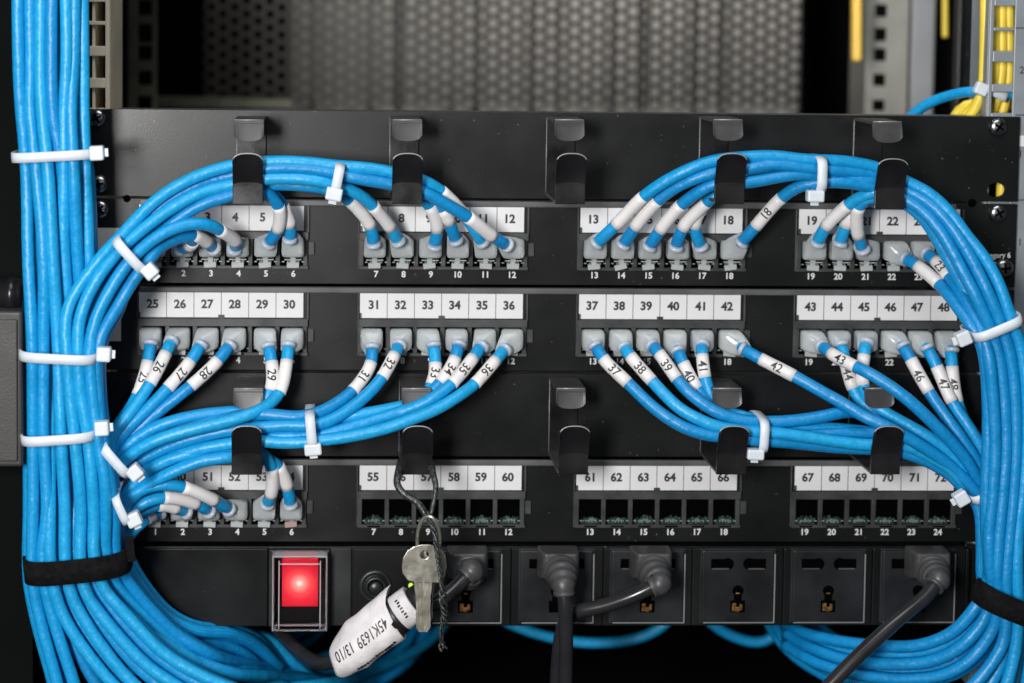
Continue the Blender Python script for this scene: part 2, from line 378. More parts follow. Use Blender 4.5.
# ------------------------------------------------------------------ patch panels
def port_block(t, row, g, first, plugs):
    zn = NUMZ[row]; x0 = port_x(g * 6 + 1) - PITCH / 2; x1 = port_x(g * 6 + 6) + PITCH / 2
    SO = ([-1.4, -1.1, -.8, -.1] if row != 3 else [-1.1, -.5, -.7, .9])[g]; x0 += SO * .55; x1 += SO * .55
    zt, zb = zn + 17.6, zn + 4.2
    m = MB()
    m.box(x0 - .9, x1 + 1.6, 2, 4.6, zt, zt + 3.9)                       # bar above the ports
    m.box(x0 - .9, x1 + 1.6, 2, 4.4, zb - 1.6, zb)                       # bar below
    for i in range(7):
        xx = x0 + i * PITCH; m.box(xx - 1.15, xx + 1.15, 2, 4.2, zb - .02, zt + .02)
    m.box(x1 + 1.6, x1 + 4.6, 2, 3.6, zb + 5.5, zt - 1.2)                # locking ear
    m.box(x0 - 1.6, x0 - .9, 2, 3.4, zb - 1.6, zt + 17); m.box(x1 + 1.0, x1 + 2.0, 2, 3.8, zt + 3.2, zt + 17.4)
    b = m.build('port_block', M['port'], t, bevel=.2)
    h = MB(); h.box(x0 - .5, x1 + 1, 2.15, 2.45, zb, zt); h.build('port_opening', M['hole'], b)
    for i in (range(6) if row == 3 else ()):
        if g == 0: continue
        xc = port_x(g * 6 + i + 1); j = MB()
        # contact carrier inside the jack: a small lumpy board with pins
        vs = []; fs = []; nx, nz = 14, 4
        for a in range(nz + 1):
            for c in range(nx + 1):
                u = -1 + 2 * c / nx
                hh = 3.9 - 1.2 * abs(u) ** 2 + rng.uniform(-1.0, 1.0)
                vs.append((xc + u * 4.9, 2.7 + (a / nz) * 1.2 + rng.uniform(-.2, .2), zb + .5 + hh * a / nz + rng.uniform(-.12, .12)))
        for a in range(nz):
            for c in range(nx):
                q = a * (nx + 1) + c; fs.append((q, q + 1, q + nx + 2, q + nx + 1))
        j.add(vs, fs)
        j.box(xc - 4.9, xc + 4.9, 2.5, 2.7, zb + .2, zb + 2.6)
        jk = j.build('jack', M['pcb'], b)
    for i in range(6):
        pass
    pm = MB()
    for i in range(6):
        xc = port_x(g * 6 + i + 1)
        for q in range(8): pm.box(xc - 2.9 + q * .8, xc - 2.55 + q * .8, 3.0, 4.25, zb + 1.4 + rng.uniform(-.4, .6), zb + 2.4 + rng.uniform(0, 1.6) * (1 - abs(q - 3.5) / 4))
        pm.box(xc - 5.6, xc - 4.4, 3.6, 4.45, zb + 1.9, zb + 2.35); pm.box(xc + 4.4, xc + 5.6, 3.6, 4.45, zb + 1.9, zb + 2.35)
    pm.build('contact_pins', M['pin'], b)
    sl = MB()
    for i in range(6):
        xc = port_x(g * 6 + i + 1); sl.box(xc - 3.3, xc + 3.3, 4.0, 4.45, zb - 1.15, zb - .35)
    sl.build('latch_slot', M['hole'], b)
    # printed label strip
    sx0, sx1 = x0 + .1 + SO * .45, x1 - .2 + SO * .45; sz0, sz1 = zn + 22.0, zn + 35.1
    s = MB(); s.box(sx0, sx1, 2.3, 3.0, sz0, sz1)
    st = s.build('label_strip', M['paper'], t)
    d = MB()
    for i in range(1, 6): xx = sx0 + (sx1 - sx0) * i / 6; d.box(xx - .16, xx + .16, 3.0, 3.06, sz0, sz1)
    xm = (sx0 + sx1) / 2
    d.box(xm - 1.5, xm + 1.5, 3.0, 3.9, sz0 - .6, sz0 + 1.4); d.box(sx0 - .1, sx0 + .75, 3.0, 3.8, sz0 - .2, sz0 + 2.6)
    d.build('cell_divider', M['port'], st)
    w = MB()
    for i in range(6):
        xx = sx0 + (sx1 - sx0) * (i + .5) / 6
        put_text(w, str(first + i), (xx - .1, 3.12, (sz0 + sz1) / 2 + .3), 6.0, .23, rng.uniform(-.012, .012))
    w.build('cell_numbers', M['ink'], st)
    w = MB()
    for i in range(6): put_text(w, str(g * 6 + i + 1), (port_x(g * 6 + i + 1) + .2, 2.32, zn), 4.4, .12)
    w.build('port_numbers', M['white_ink'], b)
def patch_panel(row, k, first, label, screws, stickers=(), cat=True, catpx=None):
    z1, z0 = ztop(k) - .4, ztop(k + 1) + .8
    t = thing('patch_panel', ((XL + XR) / 2, 0, z0), label, 'patch panel', 'black patch panels in the rack')
    p = MB(); hl = []
    if row == 0:
        h1 = P(972, 203, 2); h2 = P(127, 198.5, 2)
    p.box(XL, XR, 0, 2.1, z0, z1); p.build('front_plate', M['panel'], t, bevel=.35)
    if row == 0:
        n = MB(); n.cyl((h1[0], 2.0, h1[2]), (0, 1, 0), 2.2, .3); n.build('notch', M['hole'], t); n = MB(); n.cyl((h2[0], 2.0, h2[2]), (0, 1, 0), 1.9, .3); n.build('notch', M['hole'], t)
    l = MB(); l.box(P(140, 300)[0], P(952, 300)[0], 2, 3.3, z1 - 3.4, z1 - .3); l.build('top_lip', M['edge'], t, bevel=.6)
    for g in range(4): port_block(t, row, g, first + g * 6, None)
    for q in screws: screw(t, *q)
    for (a, b, c, e) in stickers:
        s0, s1 = P(a, e, 2.2), P(c, b, 2.2); s = MB(); s.box(s0[0], s1[0], 2.1, 2.35, s0[2], s1[2]); s.build('sticker', M['sticker'], t)
    if catpx:
        w = MB(); c = P(catpx[0] + 3.5, catpx[1], 2.3); put_text(w, 'Category 6', (c[0], 2.3, c[2]), 4.0, .09, xs=.9)
        c = P(catpx[0] + 3, catpx[1] + 8, 2.3); put_text(w, 'systems', (c[0], 2.3, c[2]), 3.1, .06)
        w.build('printed_name', M['white_ink'], t)
    return t
patch_panel(0, 1, 1, 'black patch panel with white labels 1 to 24, topmost of the three port rows', [(100, 209), (998, 213), (1004, 268)],
            [(95, 228, 122, 262)], catpx=(991.5, 256))
patch_panel(1, 2, 25, 'black patch panel with white labels 25 to 48, fully plugged middle port row', [], [(100, 314, 121, 341)])
patch_panel(3, 4, 49, 'black patch panel with white labels 49 to 72, lower row with mostly empty ports', [], catpx=(991, 524))

# ------------------------------------------------------------------ patch cables
def plug_geo(px_, zc, ex, rowz=1.0):
    """translucent hood from the jack to the point where the jacket leaves"""
    ex = np.array(ex, float); rs = []; n = 28; A = np.linspace(0, 2 * math.pi, n, endpoint=False) + math.pi / n
    base = np.array([px_, 2.6, zc])
    lean = np.clip((ex - base) / 9.0, -1, 1)
    base = base + [0, 0, rowz]
    secs = [(0, 5.6, 5.0, 7, base), (4.5, 5.65, 5.1, 7, base + [0, 4.5, 0]), (8.5, 5.6, 5.0, 6, base + [lean[0] * .6, 8.0, lean[2] * .5]),
            (11, 5.1, 5.1, 4, base + (ex - base) * [.35, .8, .35]), (13, 4.3, 4.3, 2.8, base + (ex - base) * [.75, .93, .75]), (14.6, 3.75, 3.75, 2.1, ex + [0, .1, 0]), (15, 3.2, 3.2, 2, ex + [0, .7, 0])]
    for _, a, b, e, c in secs:
        rs.append([np.array(c) + [a * np.sign(math.cos(t)) * abs(math.cos(t)) ** (2 / e), 0, b * np.sign(math.sin(t)) * abs(math.sin(t)) ** (2 / e)] for t in A])
    return rs
PDX = {25: -2.0, 26: -1.6, 27: -1.1, 28: -1.2, 31: -2.0, 32: -1.0, 33: -1.3, 34: -.6, 37: -.8, 38: -.7, 39: -.8, 40: -.6, 41: -.5, 13: -.6, 14: -.5, 15: -.5, 7: -.8, 8: -.6, 9: -.6, 10: -.4}
def network_cable(n, row, txt, trunk=None, mark=None, sleeve=True, hint=''):
    """n: printed port label; txt: traced path; first point is where the jacket leaves the hood, points 2-3 bound the white sleeve"""
    loc_n = n if row == 0 else (n - 24 if row == 1 else n - 48)
    path = parse(txt)
    if trunk: path = path + trunk
    W = np.array([P(*q) for q in path]); px_ = port_x(loc_n) + PDX.get(n, 0); zc = NUMZ[row] + 13.0
    e = W[0].copy(); e[1] = min(e[1], 16)
    W = np.vstack([[px_ * .4 + e[0] * .6, 9.0, zc * .4 + e[2] * .6], W])
    pts, idx = spline(W, 2.6); pts = relax(pts, 3)
    t = thing('network_cable', (px_, 2.6, zc), 'blue network cable with clear plug in the port under white label %d%s' % (n, hint), 'network cable', 'blue network cables plugged into the patch panels')
    m = MB(); m.tube(pts, CR, 12); m.build('jacket', BLUES[rng.randint(3)], t)
    h = MB(); h.loft(plug_geo(px_, zc, W[1] + np.array([0, -3.0, 0]), {0: 1.0, 1: -.9, 3: -.2}[row]))
    for k in range(3): h.box(px_ - 4.3, px_ + 4.3, 7 + k * .9, 7.4 + k * .9, zc - 5.25, zc - 4.9)
    pl = h.build('plug', M['boot'], t)
    cT = W[2] - W[1]; cT /= np.linalg.norm(cT); m = MB(); m.lathe(W[1] - cT * 2.7, cT, [(-.6, 3.2), (0, 3.85), (1.1, 3.8), (1.7, 3.2)], 20); m.build('collar', M['collar'], pl)
    q = MB(); tilt = rng.uniform(-.12, .12) + (.35 if n == 14 else 0); u = np.array([math.cos(tilt), 0, math.sin(tilt)]); w = np.array([-math.sin(tilt), 0, math.cos(tilt)])
    q.obox((px_, 5.2, zc - 6.0), u, (0, 1, 0), w, 1.3, .6, 1.7); q.obox((px_ - 2 * tilt, 5.6, zc - 8.2), u, (0, 1, 0), w, 3.1, .8, 1.4)
    for k in range(3): q.obox((px_ - 2 * tilt, 6.45, zc - 8.9 + k * .9), u, (0, 1, 0), w, 3.0, .2, .2)
    q.build('latch', M['latch_pink'] if n == 54 else M['latch'], pl, bevel=.25)
    if sleeve:
        a, b = idx[2], idx[3]; sp = pts[a:b + 1]
        if len(sp) < 4: sp = spline(np.array([pts[a], pts[b]]), 1.2)[0]
        m = MB(); rr = np.full(len(sp), 3.28); wob = rng.uniform(-.06, .06, len(sp)); m.tube(sp, rr + wob, 16)
        sl = m.build('label_sleeve', M['sleeve'], t)
        if mark:
            s = np.concatenate([[0], np.cumsum(np.linalg.norm(np.diff(sp, axis=0), axis=1))]); L = s[-1]
            vs, fs = text2d(mark, 6.6, .07, .9, True); out = []; mid = L * .5; tw = rng.uniform(-.15, .12)
            for uu, vv in vs:
                q_ = min(max(mid + uu, 0), L); c = np.array([np.interp(q_, s, sp[:, i]) for i in range(3)])
                k = min(int(np.searchsorted(s, q_)), len(sp) - 1); k0 = max(k - 2, 0); k1 = min(k + 2, len(sp) - 1)
                T = sp[k1] - sp[k0]; T /= np.linalg.norm(T); N = CAMP - c; N -= T * N.dot(T); N /= np.linalg.norm(N); B = np.cross(T, N)
                # B: up for a reader facing the panel with the plug at the left of the word
                B = np.array([-T[2], 0, T[0]]); B -= N * B.dot(N); B /= np.linalg.norm(B)
                ang = vv / 3.4 + tw; out.append(c + 3.42 * (N * math.cos(ang) + B * math.sin(ang)))
            k_ = MB(); k_.add(out, fs); k_.build('handwritten_number', M['ink'], sl)
    return t

# trunks: the shared runs of the bundles ("x,y,d")
TL = {   # the fan below the left strap
 1: "33,514,55 32,555 33,583 43,631 53,667 63,705", 2: "47,514,50 42,555 45,585 57,631 74,683 80,705",
 3: "50,514,55 50,555 53,585 66,621 94,662 112,683 132,702", 4: "65,514,55 65,555 69,588 87,624 122,672 136,686 155,703",
 5: "81,514,57 80,555 84,588 102,616 143,662 172,683 200,699", 6: "94,514,57 94,555 102,585 132,621 165,654 204,677 245,694",
 7: "106,514,56 106,555 116,585 152,624 193,658 231,673,30 296,677,-30 360,690,-90", 8: "115,514,52 116,555 127,580 150,608 175,633 208,653,32 246,665,0 300,666,-60 350,650,-120",
 9: "116,514,40 120,548 129,568 148,597 170,619 195,630,20 231,633,5 255,643,-10 280,668,-30", 10: "112,514,34 116,548 124,575 145,605 170,628 200,641,10 228,647,0 252,662,-15 268,690,-30",
 11: "110,514,30 114,548 124,580 145,612 180,640,20 230,632,-20 268,640,-30 290,660,-40 320,690,-50"}
LT = {
 'c1': "230,166,41 200,175 167,192 142,213,47 122,235,50 102,256,54 83,281 70,302 65,323 66,344,60 70,390 74,430 79,480",
 'c1b': "230,176,40 200,184 167,202 145,221,46 122,243,48 102,264,52 84,290 73,318 71,344,56 76,390 80,430 86,480",
 'c2': "230,185,40 200,193 175,206 143,229,48 117,253,52 97,279,57 84,305 78,328 78,344,60 80,390 87,430 92,480",
 'c3': "150,242,48 127,264,54 110,290 96,318 90,344,60 92,390 98,440 105,480",
 'c4': "153,255,46 136,276,50 116,310,54 101,335,58 97,360 98,400 103,440 110,480"}
def TR(*names):
    out = []
    for nm, off in names: out += shift(parse(nm), off)
    return out
def LB(a, tail, off=(0, 0, 0), toff=(0, 0, 0)): return shift(parse(LT[a]), off) + shift(parse(TL[tail]), toff)
network_cable(11, 0, "481,240,17 466,217,23 441,191,31 424,181,36 391,172,38 366,168,40 338,166,40 300,162,41 263,162,41", LB('c1', 5))
network_cable(12, 0, "505,244,17 493,237,22 468,217,32 447,205,36 424,192,39 391,184,39 360,179,41 335,173,41 300,168,41 263,169,41", LB('c1b', 5, (0, 0, -3), (5, -2, -6)))
network_cable(9, 0, "435,243,17 438,230,20 430,206,26 415,190,28 391,180,30 338,172,32 263,172,32", LB('c1', 6, (3, 3, -9), (-4, 0, -8)))
network_cable(10, 0, "455,238,17 450,223,20 443,209,24 430,195,26 391,178,24 338,169,26 263,175,26", LB('c2', 6, (2, 2, -10), (4, 0, -11)))
network_cable(8, 0, "397,239,17 391,228,20 373,206,29 362,196,34 345,188,38 320,181,41 290,178,41 263,179,41", LB('c2', 6))
network_cable(7, 0, "373,241,17 371,226,20 350,201,27 338,192,30 300,185,32 263,185,32 230,188,34 200,197,36 165,217,38 140,243,42", LB('c3', 7, (-4, -3, -9), (-4, 0, -8))[1:])
network_cable(5, 0, "270,241,17 278,230,22 279,206,31 266,192,36 250,189,40 230,196,41 208,202,42 183,215 163,231,41 145,249,41", LB('c3', 7, (4, 3, -8), (4, 0, -9))[1:])
network_cable(6, 0, "290,236,17 291,226,20 283,206,25 272,193,28 255,189,28 230,192,30 200,203 165,224,34 140,250,38", LB('c4', 8, (-5, -2, -10), (-4, 0, -6))[1:])
network_cable(4, 0, "235,247,17 237,242,20 219,230,34 210,225,40 198,223,43 183,225,45 165,232,47", LB('c3', 7))
network_cable(3, 0, "212,247,17 208,243,20 194,235,31 182,234,35 165,238,38 148,250,40 130,271,44", LB('c4', 8, (3, 0, -10), (3, 0, -9))[2:])
network_cable(2, 0, "182,248,17 189,247,21 194,241,28 185,236,34 170,241,38 158,248,42", LB('c4', 8))
network_cable(1, 0, "157,248,17 153,248,19 146,252,24 138,262,30 126,280,36 110,312,40", LB('c4', 9, (0, 0, -16))[3:])
# row 2, left half
L2 = "111,470,36 108,492 108,515,38"
def L2t(tail, off, toff=(0, 0, 0)): return shift(parse(L2), off) + shift(parse(TL[tail])[1:], toff)
network_cable(25, 1, "150,347,17 148,362,20 138,395,25 128,412,28 114,432,32", L2t(8, (-8, 0, 0), (-4, 0, -14)), '25')
network_cable(26, 1, "170,344,17 166,353,21 150,384,28 138,402,33 125,420,37 112,438,38", L2t(8, (-4, 0, 4), (0, 0, -8)), '26')
network_cable(27, 1, "199,348,17 191,361,21 168,388,28 155,402 142,414 128,428,36 115,444", L2t(9, (-2, 0, 2)), '27')
network_cable(28, 1, "228,348,17 218,361,21 191,386,27 167,405 145,423 129,438 117,455,34", L2t(9, (0, 0, -4), (-2, 2, -5)), '28')
network_cable(30, 1, "288,349,17 287,361,20 280,393,28 269,405,34 258,411,39 232,420,42 190,430,43 157,440,43 133,453,41 119,466,39", L2t(8, (2, 2, 3), (2, 0, -12)), '')
network_cable(29, 1, "269,350,17 272,362,20 271,391,26 262,405,28 240,411,31 207,414,33 173,421,35 148,431 133,441 120,453,35", L2t(9, (-3, 0, -2), (3, -3, -8)), '29')
network_cable(31, 1, "372,351,17 372,363,20 353,391,28 340,401,33 323,411,37 300,417,40 263,414,38 235,417,35 190,425,33 155,436,32 130,450,32", L2t(10, (0, 0, -6)), '31')
network_cable(32, 1, "398,348,17 395,354,21 382,378,28 368,394,33 348,410,37 327,422,40 305,426,42 283,425,40 258,428,40 232,430,37 195,438,36 160,450,34 135,464,32", L2t(10, (2, 0, -3), (2, 0, -4)), '32')
network_cable(33, 1, "434,349,17 436,364,20 432,385,24 424,398,27 408,405,29 385,410,32 352,416,34 320,423,32 290,423,33 263,422,32 232,427,30 190,436,30 150,446,28 125,460", L2t(11, (0, 0, -8)), '33')
network_cable(34, 1, "458,348,17 456,358,20 440,383,26 424,397,27 406,408,29 382,416,32 350,424,34 320,432,36 290,434,35 263,432,34 232,434,30 190,444,30 150,455,28 127,470", L2t(11, (2, 0, -12), (3, 0, -4)), '34')
network_cable(35, 1, "480,349,17 473,358,21 452,384,30 436,396,34 419,406,34 400,412,34 370,421,36 340,430,38 313,435,39 285,436,39 258,438,37 235,441,35 200,447,34 165,457,31 137,471", L2t(10, (3, 0, -8), (4, 0, -8)), '35')
network_cable(36, 1, "503,352,17 496,360,21 475,384,28 463,393,33 437,409,38 412,419,41 387,428,42 352,436,43 313,441,43 285,443,42 262,441,41 235,443,39 200,449,37 165,460,34 137,474,33", L2t(9, (3, 0, 0), (3, -2, -9)), '36')
# row 3
L3 = "116,540,34"
network_cable(53, 2 + 1, "268,502,17 271,496,21 272,468,28 265,455,31 250,449,34 230,448,36 198,452,36 165,461,36 148,471 135,483,34 122,500,34", shift(parse(TL[9])[1:], (0, 0, -3)))
network_cable(54, 3, "290,502,17 288,488,20 279,466,25 265,458,28 250,456,34 230,457,40 198,462,40 173,472,40 153,482,38 138,492,36 124,508,36", shift(parse(TL[8])[1:], (2, 0, -9)))
network_cable(52, 3, "227,508,17 216,501,25 184,487,34 165,484,37 145,488,37 128,498,36 118,512,36", shift(parse(TL[10])[1:], (2, 0, 0)))
network_cable(51, 3, "207,510,17 198,504,22 164,497,31 148,501,33 133,510,33 121,524,32", shift(parse(TL[10])[1:], (4, 2, -6)))
network_cable(50, 3, "184,511,17 179,509,19 158,504,25 145,510,28 131,521 122,535", shift(parse(TL[11])[2:], (2, 0, -6)))
network_cable(49, 3, "158,513,17 154,514,18 147,518,21 136,527,24 125,541", shift(parse(TL[11])[2:], (5, 0, -12)))
# row 1, right half
TRT = {
 1: "987,588,52 974,609,52 953,632,48 921,645,40 884,646,28 844,642,14 808,634,-4 785,622,-30", 2: "992,592,54 986,616 964,644,52 932,661,44 889,664,32 852,661,18 817,650,2 787,634,-25",
 3: "998,594,56 995,624 972,658,52 943,675,46 900,679,34 857,674,20 817,663,4 785,645,-20", 4: "1006,598,57 1004,640 986,671 958,700", 5: "1018,602,57 1016,645 1008,680 1000,706",
 6: "1030,605,55 1026,655 1020,706"}
RT = {
 'r1': "905,181,38 930,194 950,213 966,235 981,253,50 992,270 1001,289 1007,307,55 1014,327 1021,348 1026,385 1027,425 1024,480 1018,530 1017,575,58",
 'r2': "905,189,37 930,204 950,225 964,246,50 977,270 989,295,55 997,314 1004,334 1010,356 1015,400 1016,448 1013,500 1009,540 1006,575,58",
 'r3': "905,199,38 929,217 947,242,48 962,270 976,297,55 986,319 994,339 999,358 1004,400 1006,444 1003,490 999,534 997,570,58",
 'r4': "949,277,36 962,296,42 974,316,50 983,335,55 989,358,58 993,400 995,444 993,490 989,534 990,565,57",
 'r5': "939,283,36 951,298,40 964,316,48 973,328,52 981,343,55 985,360 988,400 988,444 986,490 987,534 989,565,55"}
def RB(a, tail, off=(0, 0, 0), toff=(0, 0, 0)): return shift(parse(RT[a]), off) + shift(parse(TRT[tail]), toff)
network_cable(13, 0, "599,241,17 616,225,22 643,197,31 661,184,36 685,171,40 712,161,41 745,157,41 773,156,41 808,160,42 840,161,40 875,167,38", RB('r1', 5))
network_cable(14, 0, "625,242,17 635,227,21 657,201,30 676,187,35 697,178,40 715,172,41 745,169,41 770,164,42 808,168,42 840,171,40 875,175,37", RB('r2', 4))
network_cable(15, 0, "651,244,17 660,230,21 681,205,30 697,193,36 713,184,40 745,183,41 773,178,41 800,174,41 840,177,38 875,183,38", RB('r2', 4, (4, -1, -9), (4, 0, -10)))
network_cable(16, 0, "677,244,17 682,228,21 706,203,28 714,196,32 730,187,32 755,180,32 808,172,32 840,172,32 875,178,32", RB('r3', 3, (5, -3, -12), (4, 2, -10)))
network_cable(17, 0, "700,244,17 694,227,20 701,208,24 712,198,26 730,184,26 760,176,26 808,168,28 840,166,30 875,172,32", RB('r1', 5, (-5, 2, -10), (-4, 0, -10)))
network_cable(18, 0, "744,240,17 756,226,21 781,198,29 797,187,34 812,183,38 840,182,40 875,188,38", RB('r3', 3), '18')
network_cable(19, 0, "819,240,17 825,227,21 848,205,29 860,197,34 873,192,38 890,191,40", RB('r3', 2, (4, -1, -8), (2, 0, -9)), None)
network_cable(20, 0, "841,240,17 845,226,19 853,211,22 862,202,24 876,198,28 890,195,30", shift(parse("920,204,32 940,225 958,256 974,285 985,318,40"), (4, 0, -4)) + RB('r4', 2, (2, -2, -12), (-2, 0, -14))[5:])
network_cable(21, 0, "862,247,17 858,236,20 858,207,30 865,199,34 877,197,36 890,198,36 905,203,36 924,219,38 938,241,38 954,270,40 970,300,42", RB('r4', 2, (2, 0, -8), (0, 0, -8))[4:])
network_cable(22, 0, "908,260,17 917,265,21 939,284,31", RB('r5', 1)[1:])
network_cable(23, 0, "929,255,17 935,260,20 949,277,30", RB('r4', 2)[1:], '23')
network_cable(24, 0, "946,252,16 950,257,18 957,270,22 968,295,28 978,320,34", RB('r5', 1, (4, 0, -14), (2, 0, -10))[5:])
# row 2, right half
RD = "986,500,38 990,540,42 990,575,46"
def RDt(tail, off, toff): return shift(parse(RD), off) + shift(parse(TRT[tail]), toff)
network_cable(37, 1, "597,349,17 603,359,20 628,383,27 645,400,32 663,415,37 683,427,40 703,434,41 731,438,41 768,441,40 795,443,38 833,447,37 870,449,38 901,452,39 929,462,39 953,477,39 966,492,38", RDt(1, (-8, 4, 0), (0, 0, -14)), '37')
network_cable(38, 1, "626,350,17 630,356,20 652,381,27 664,394,32 680,409,37 700,420,40 718,427,41 745,431,41 768,432,41 800,436,41 833,441,41 868,445,41 901,444,41 929,456,42 949,468,42 967,486,40", RDt(1, (-4, 0, 2), (0, 2, -12)), '38')
network_cable(39, 1, "654,348,17 659,353,20 677,379,27 687,391,31 703,404,35 720,414,37 740,420,38 766,422,38 800,420,38 825,416,38 843,412,36 865,414,28 890,428,28 915,443,30 945,463,32", RDt(2, (-4, -4, -6), (0, 0, -18)), '39')
network_cable(40, 1, "679,354,17 683,363,20 697,389,25 705,399,27 718,410,28 740,421,31 768,430,33 800,433,34 868,433,34 904,438,36 937,450,37 961,467,37 975,482", RDt(2, (-2, 0, 0), (0, 0, -16)), '40')
network_cable(41, 1, "702,348,17 702,354,20 705,378,24 710,394,26 718,407,27 730,413,30 745,417,33 766,424,34 800,427,33 850,430,32 890,437,31 925,452,32 955,470", RDt(3, (-4, 0, -8), (0, 0, -22)), '41')
network_cable(42, 1, "746,351,17 761,359,21 794,376,29 817,389,34 842,403,38 867,418,43 884,425,46 911,440,46 935,455,44 955,470,42 972,487", RDt(1, (0, 2, 2), (4, 4, -10)), '42')
network_cable(43, 1, "824,348,17 830,353,22 856,367,33 863,370,36 887,384,42 912,403,46 934,424,46 954,445,44 969,464,42", RDt(2, (0, 0, 0), (0, 0, -12)), '43')
network_cable(44, 1, "842,348,17 845,361,20 853,389,25 862,403,27 880,417,30 900,430,32 925,446,33 950,463,34", RDt(3, (0, 0, -4), (0, 0, -20)), '44')
network_cable(45, 1, "866,346,17 864,355,20 862,385,25 869,399,28 881,410,32 904,423,35 924,434,38 946,449,39 964,468,39", RDt(2, (3, 0, -3), (4, 0, -14)), '')
network_cable(46, 1, "905,349,17 911,360,20 929,392,27 941,410,31 954,428,35 966,445,37 978,464,37", RDt(3, (2, 0, -2), (2, 0, -16)), '46')
network_cable(47, 1, "929,351,17 937,367,20 952,402,26 964,420,30 977,440,33 988,465,34", RDt(4, (6, 0, -4), (0, 0, -14)), '47')
network_cable(48, 1, "952,354,17 952,367,19 957,402,23 966,424,25 980,447,28 992,475,28", RDt(5, (10, 0, -10), (-4, 0, -18)), '48')

# ------------------------------------------------------------------ free running cables of the bundles
def run_cable(txt, label, group, material=None, r=CR, name='network_cable', cat='network cable', step=4, round_end=False):
    W = [P(*q) for q in (parse(txt) if isinstance(txt, str) else txt)]
    pts, _ = spline(W, step); m = MB(); rr = np.full(len(pts), float(r))
    if cat != 'network cable' or round_end:
        m_ = int(max(3, 9 * r / 4.6 / step * 4)); pts, _ = spline(W, step / 4); rr = np.full(len(pts), float(r)); k = int(r / (step / 4)) + 1; rr[-k:] = r * np.sqrt(np.maximum(.02, 1 - (np.arange(k) / (k - 1 + 1e-6)) ** 2))
    m.tube(relax(pts, 2), rr, 12)
    o = m.build(name, material or BLUES[rng.randint(3)])
    return tag(o, label, cat, group)
gv = 'blue cables running down the left side'
# upper verticals: last leg shares the tail fans
VL = [
 ("18,-130,48 18,60 19,100 25,170,52 29,256,54 33,344,55 33,430", 1, (0, 0, 0), 'outermost blue cable at the far left of the left bundle, hanging the full height'),
 ("30,-130,50 30,60 31,110 38,170,53 44,256,56 43,344,57 43,430,56", 2, (0, 0, 5), 'second blue cable from the left in the left bundle'),
 ("42,-130,51 41,60 44,110 50,170,55 52,256,57 57,344,57 61,430,57", 4, (0, 0, 0), 'third blue cable from the left in the left bundle'),
 ("53,-130,50 52,60 52,110 60,170,53 62,256,52 63,344,46 66,430,46", 5, (-4, 0, -9), 'fourth blue cable from the left at the top of the left bundle'),
 ("65,-130,50 64,60 62,110 64,170,55 67,256,50 73,344,46 80,430,44", 6, (-5, 0, -12), 'fifth blue cable from the left at the top of the left bundle'),
 ("76,-130,50 74,60 72,110 75,170,54 77,256,49 84,344,46 90,430,44", 7, (-5, 0, -12), 'sixth blue cable from the left at the top of the left bundle'),
 ("83,-130,46 81,60 82,110 86,170,48 91,256,44 92,344,42 98,430,40", 8, (-3, 0, -12), 'rightmost blue cable at the top of the left bundle, beside the beige rail'),
 ("24,-130,43 24,60 25,110 31,170,45 36,256,47 38,344,48 38,430", 2, (-4, 0, -4), 'blue cable set back between the first and second cables of the left bundle'),
 ("36,-130,43 36,60 38,110 44,170,46 49,256,48 50,344,48 52,430", 3, (0, 0, 0), 'blue cable set back between the second and third cables of the left bundle'),
 ("48,-130,42 47,60 48,110 55,170,45 57,256,44 60,344,40 60,430", 4, (-6, 0, -10), 'blue cable set back between the third and fourth cables of the left bundle'),
 ("59,-130,42 58,60 57,110 69,170,44 71,256,42 76,344,38 77,430", 5, (5, 0, -14), 'blue cable set back between the fourth and fifth cables of the left bundle'),
 ("71,-130,42 69,60 67,110 80,170,44 84,256,41 90,344,37 95,430", 7, (-8, 0, -18), 'blue cable set back between the fifth and sixth cables of the left bundle'),
 ("79,-130,40 77,60 77,110 89,170,40 93,256,36 94,344,34 99,430", 9, (-4, 0, -5), 'blue cable set back at the right edge of the left bundle'),
 ("26,300,40 27,344 28,430,46", 1, (-4, 0, -8), 'blue cable just behind the outermost one, below the grey latch'),
]
for i, (s, tl, off, lb) in enumerate(VL):
    q = parse(s); ph = rng.uniform(0, 6.28); am = rng.uniform(1.2, 2.8)
    q = [(x + am * math.sin(y / 62 + ph) * (1 if y < 300 else .4), y, d + 2.0 * math.cos(y / 50 + ph)) for x, y, d in [(a[0], a[1], a[2]) for a in q]]
    run_cable(q + shift(parse(TL[tl]), off), lb, gv)
def resample(p, n=12):
    a = np.array(p, float); L = np.concatenate([[0], np.cumsum(np.linalg.norm(np.diff(a[:, :2], axis=0), axis=1))]); q = np.linspace(0, L[-1], n)
    return np.stack([np.interp(q, L, a[:, i]) for i in range(3)], 1)
ORD = ['first', 'second', 'third', 'fourth', 'fifth', 'sixth', 'seventh', 'eighth']
for i in range(1, 8):
    a = resample(parse(TL[i])); b = resample(parse(TL[i + 1])); f = .5 + rng.uniform(-.12, .12); m_ = a * (1 - f) + b * f; m_[:, 2] -= 6.5
    top = [(m_[0][0] + dx_, y_, m_[0][2] - 4) for y_, dx_ in ((455, -3 - (i > 5) * 4), (485, -1 - (i > 5) * 2))]
    run_cable(top + [tuple(q) for q in m_], 'blue cable filling the %s gap from the left in the fan below the left strap' % ORD[i - 1], gv)
gr_ = 'blue cables running down the right side'
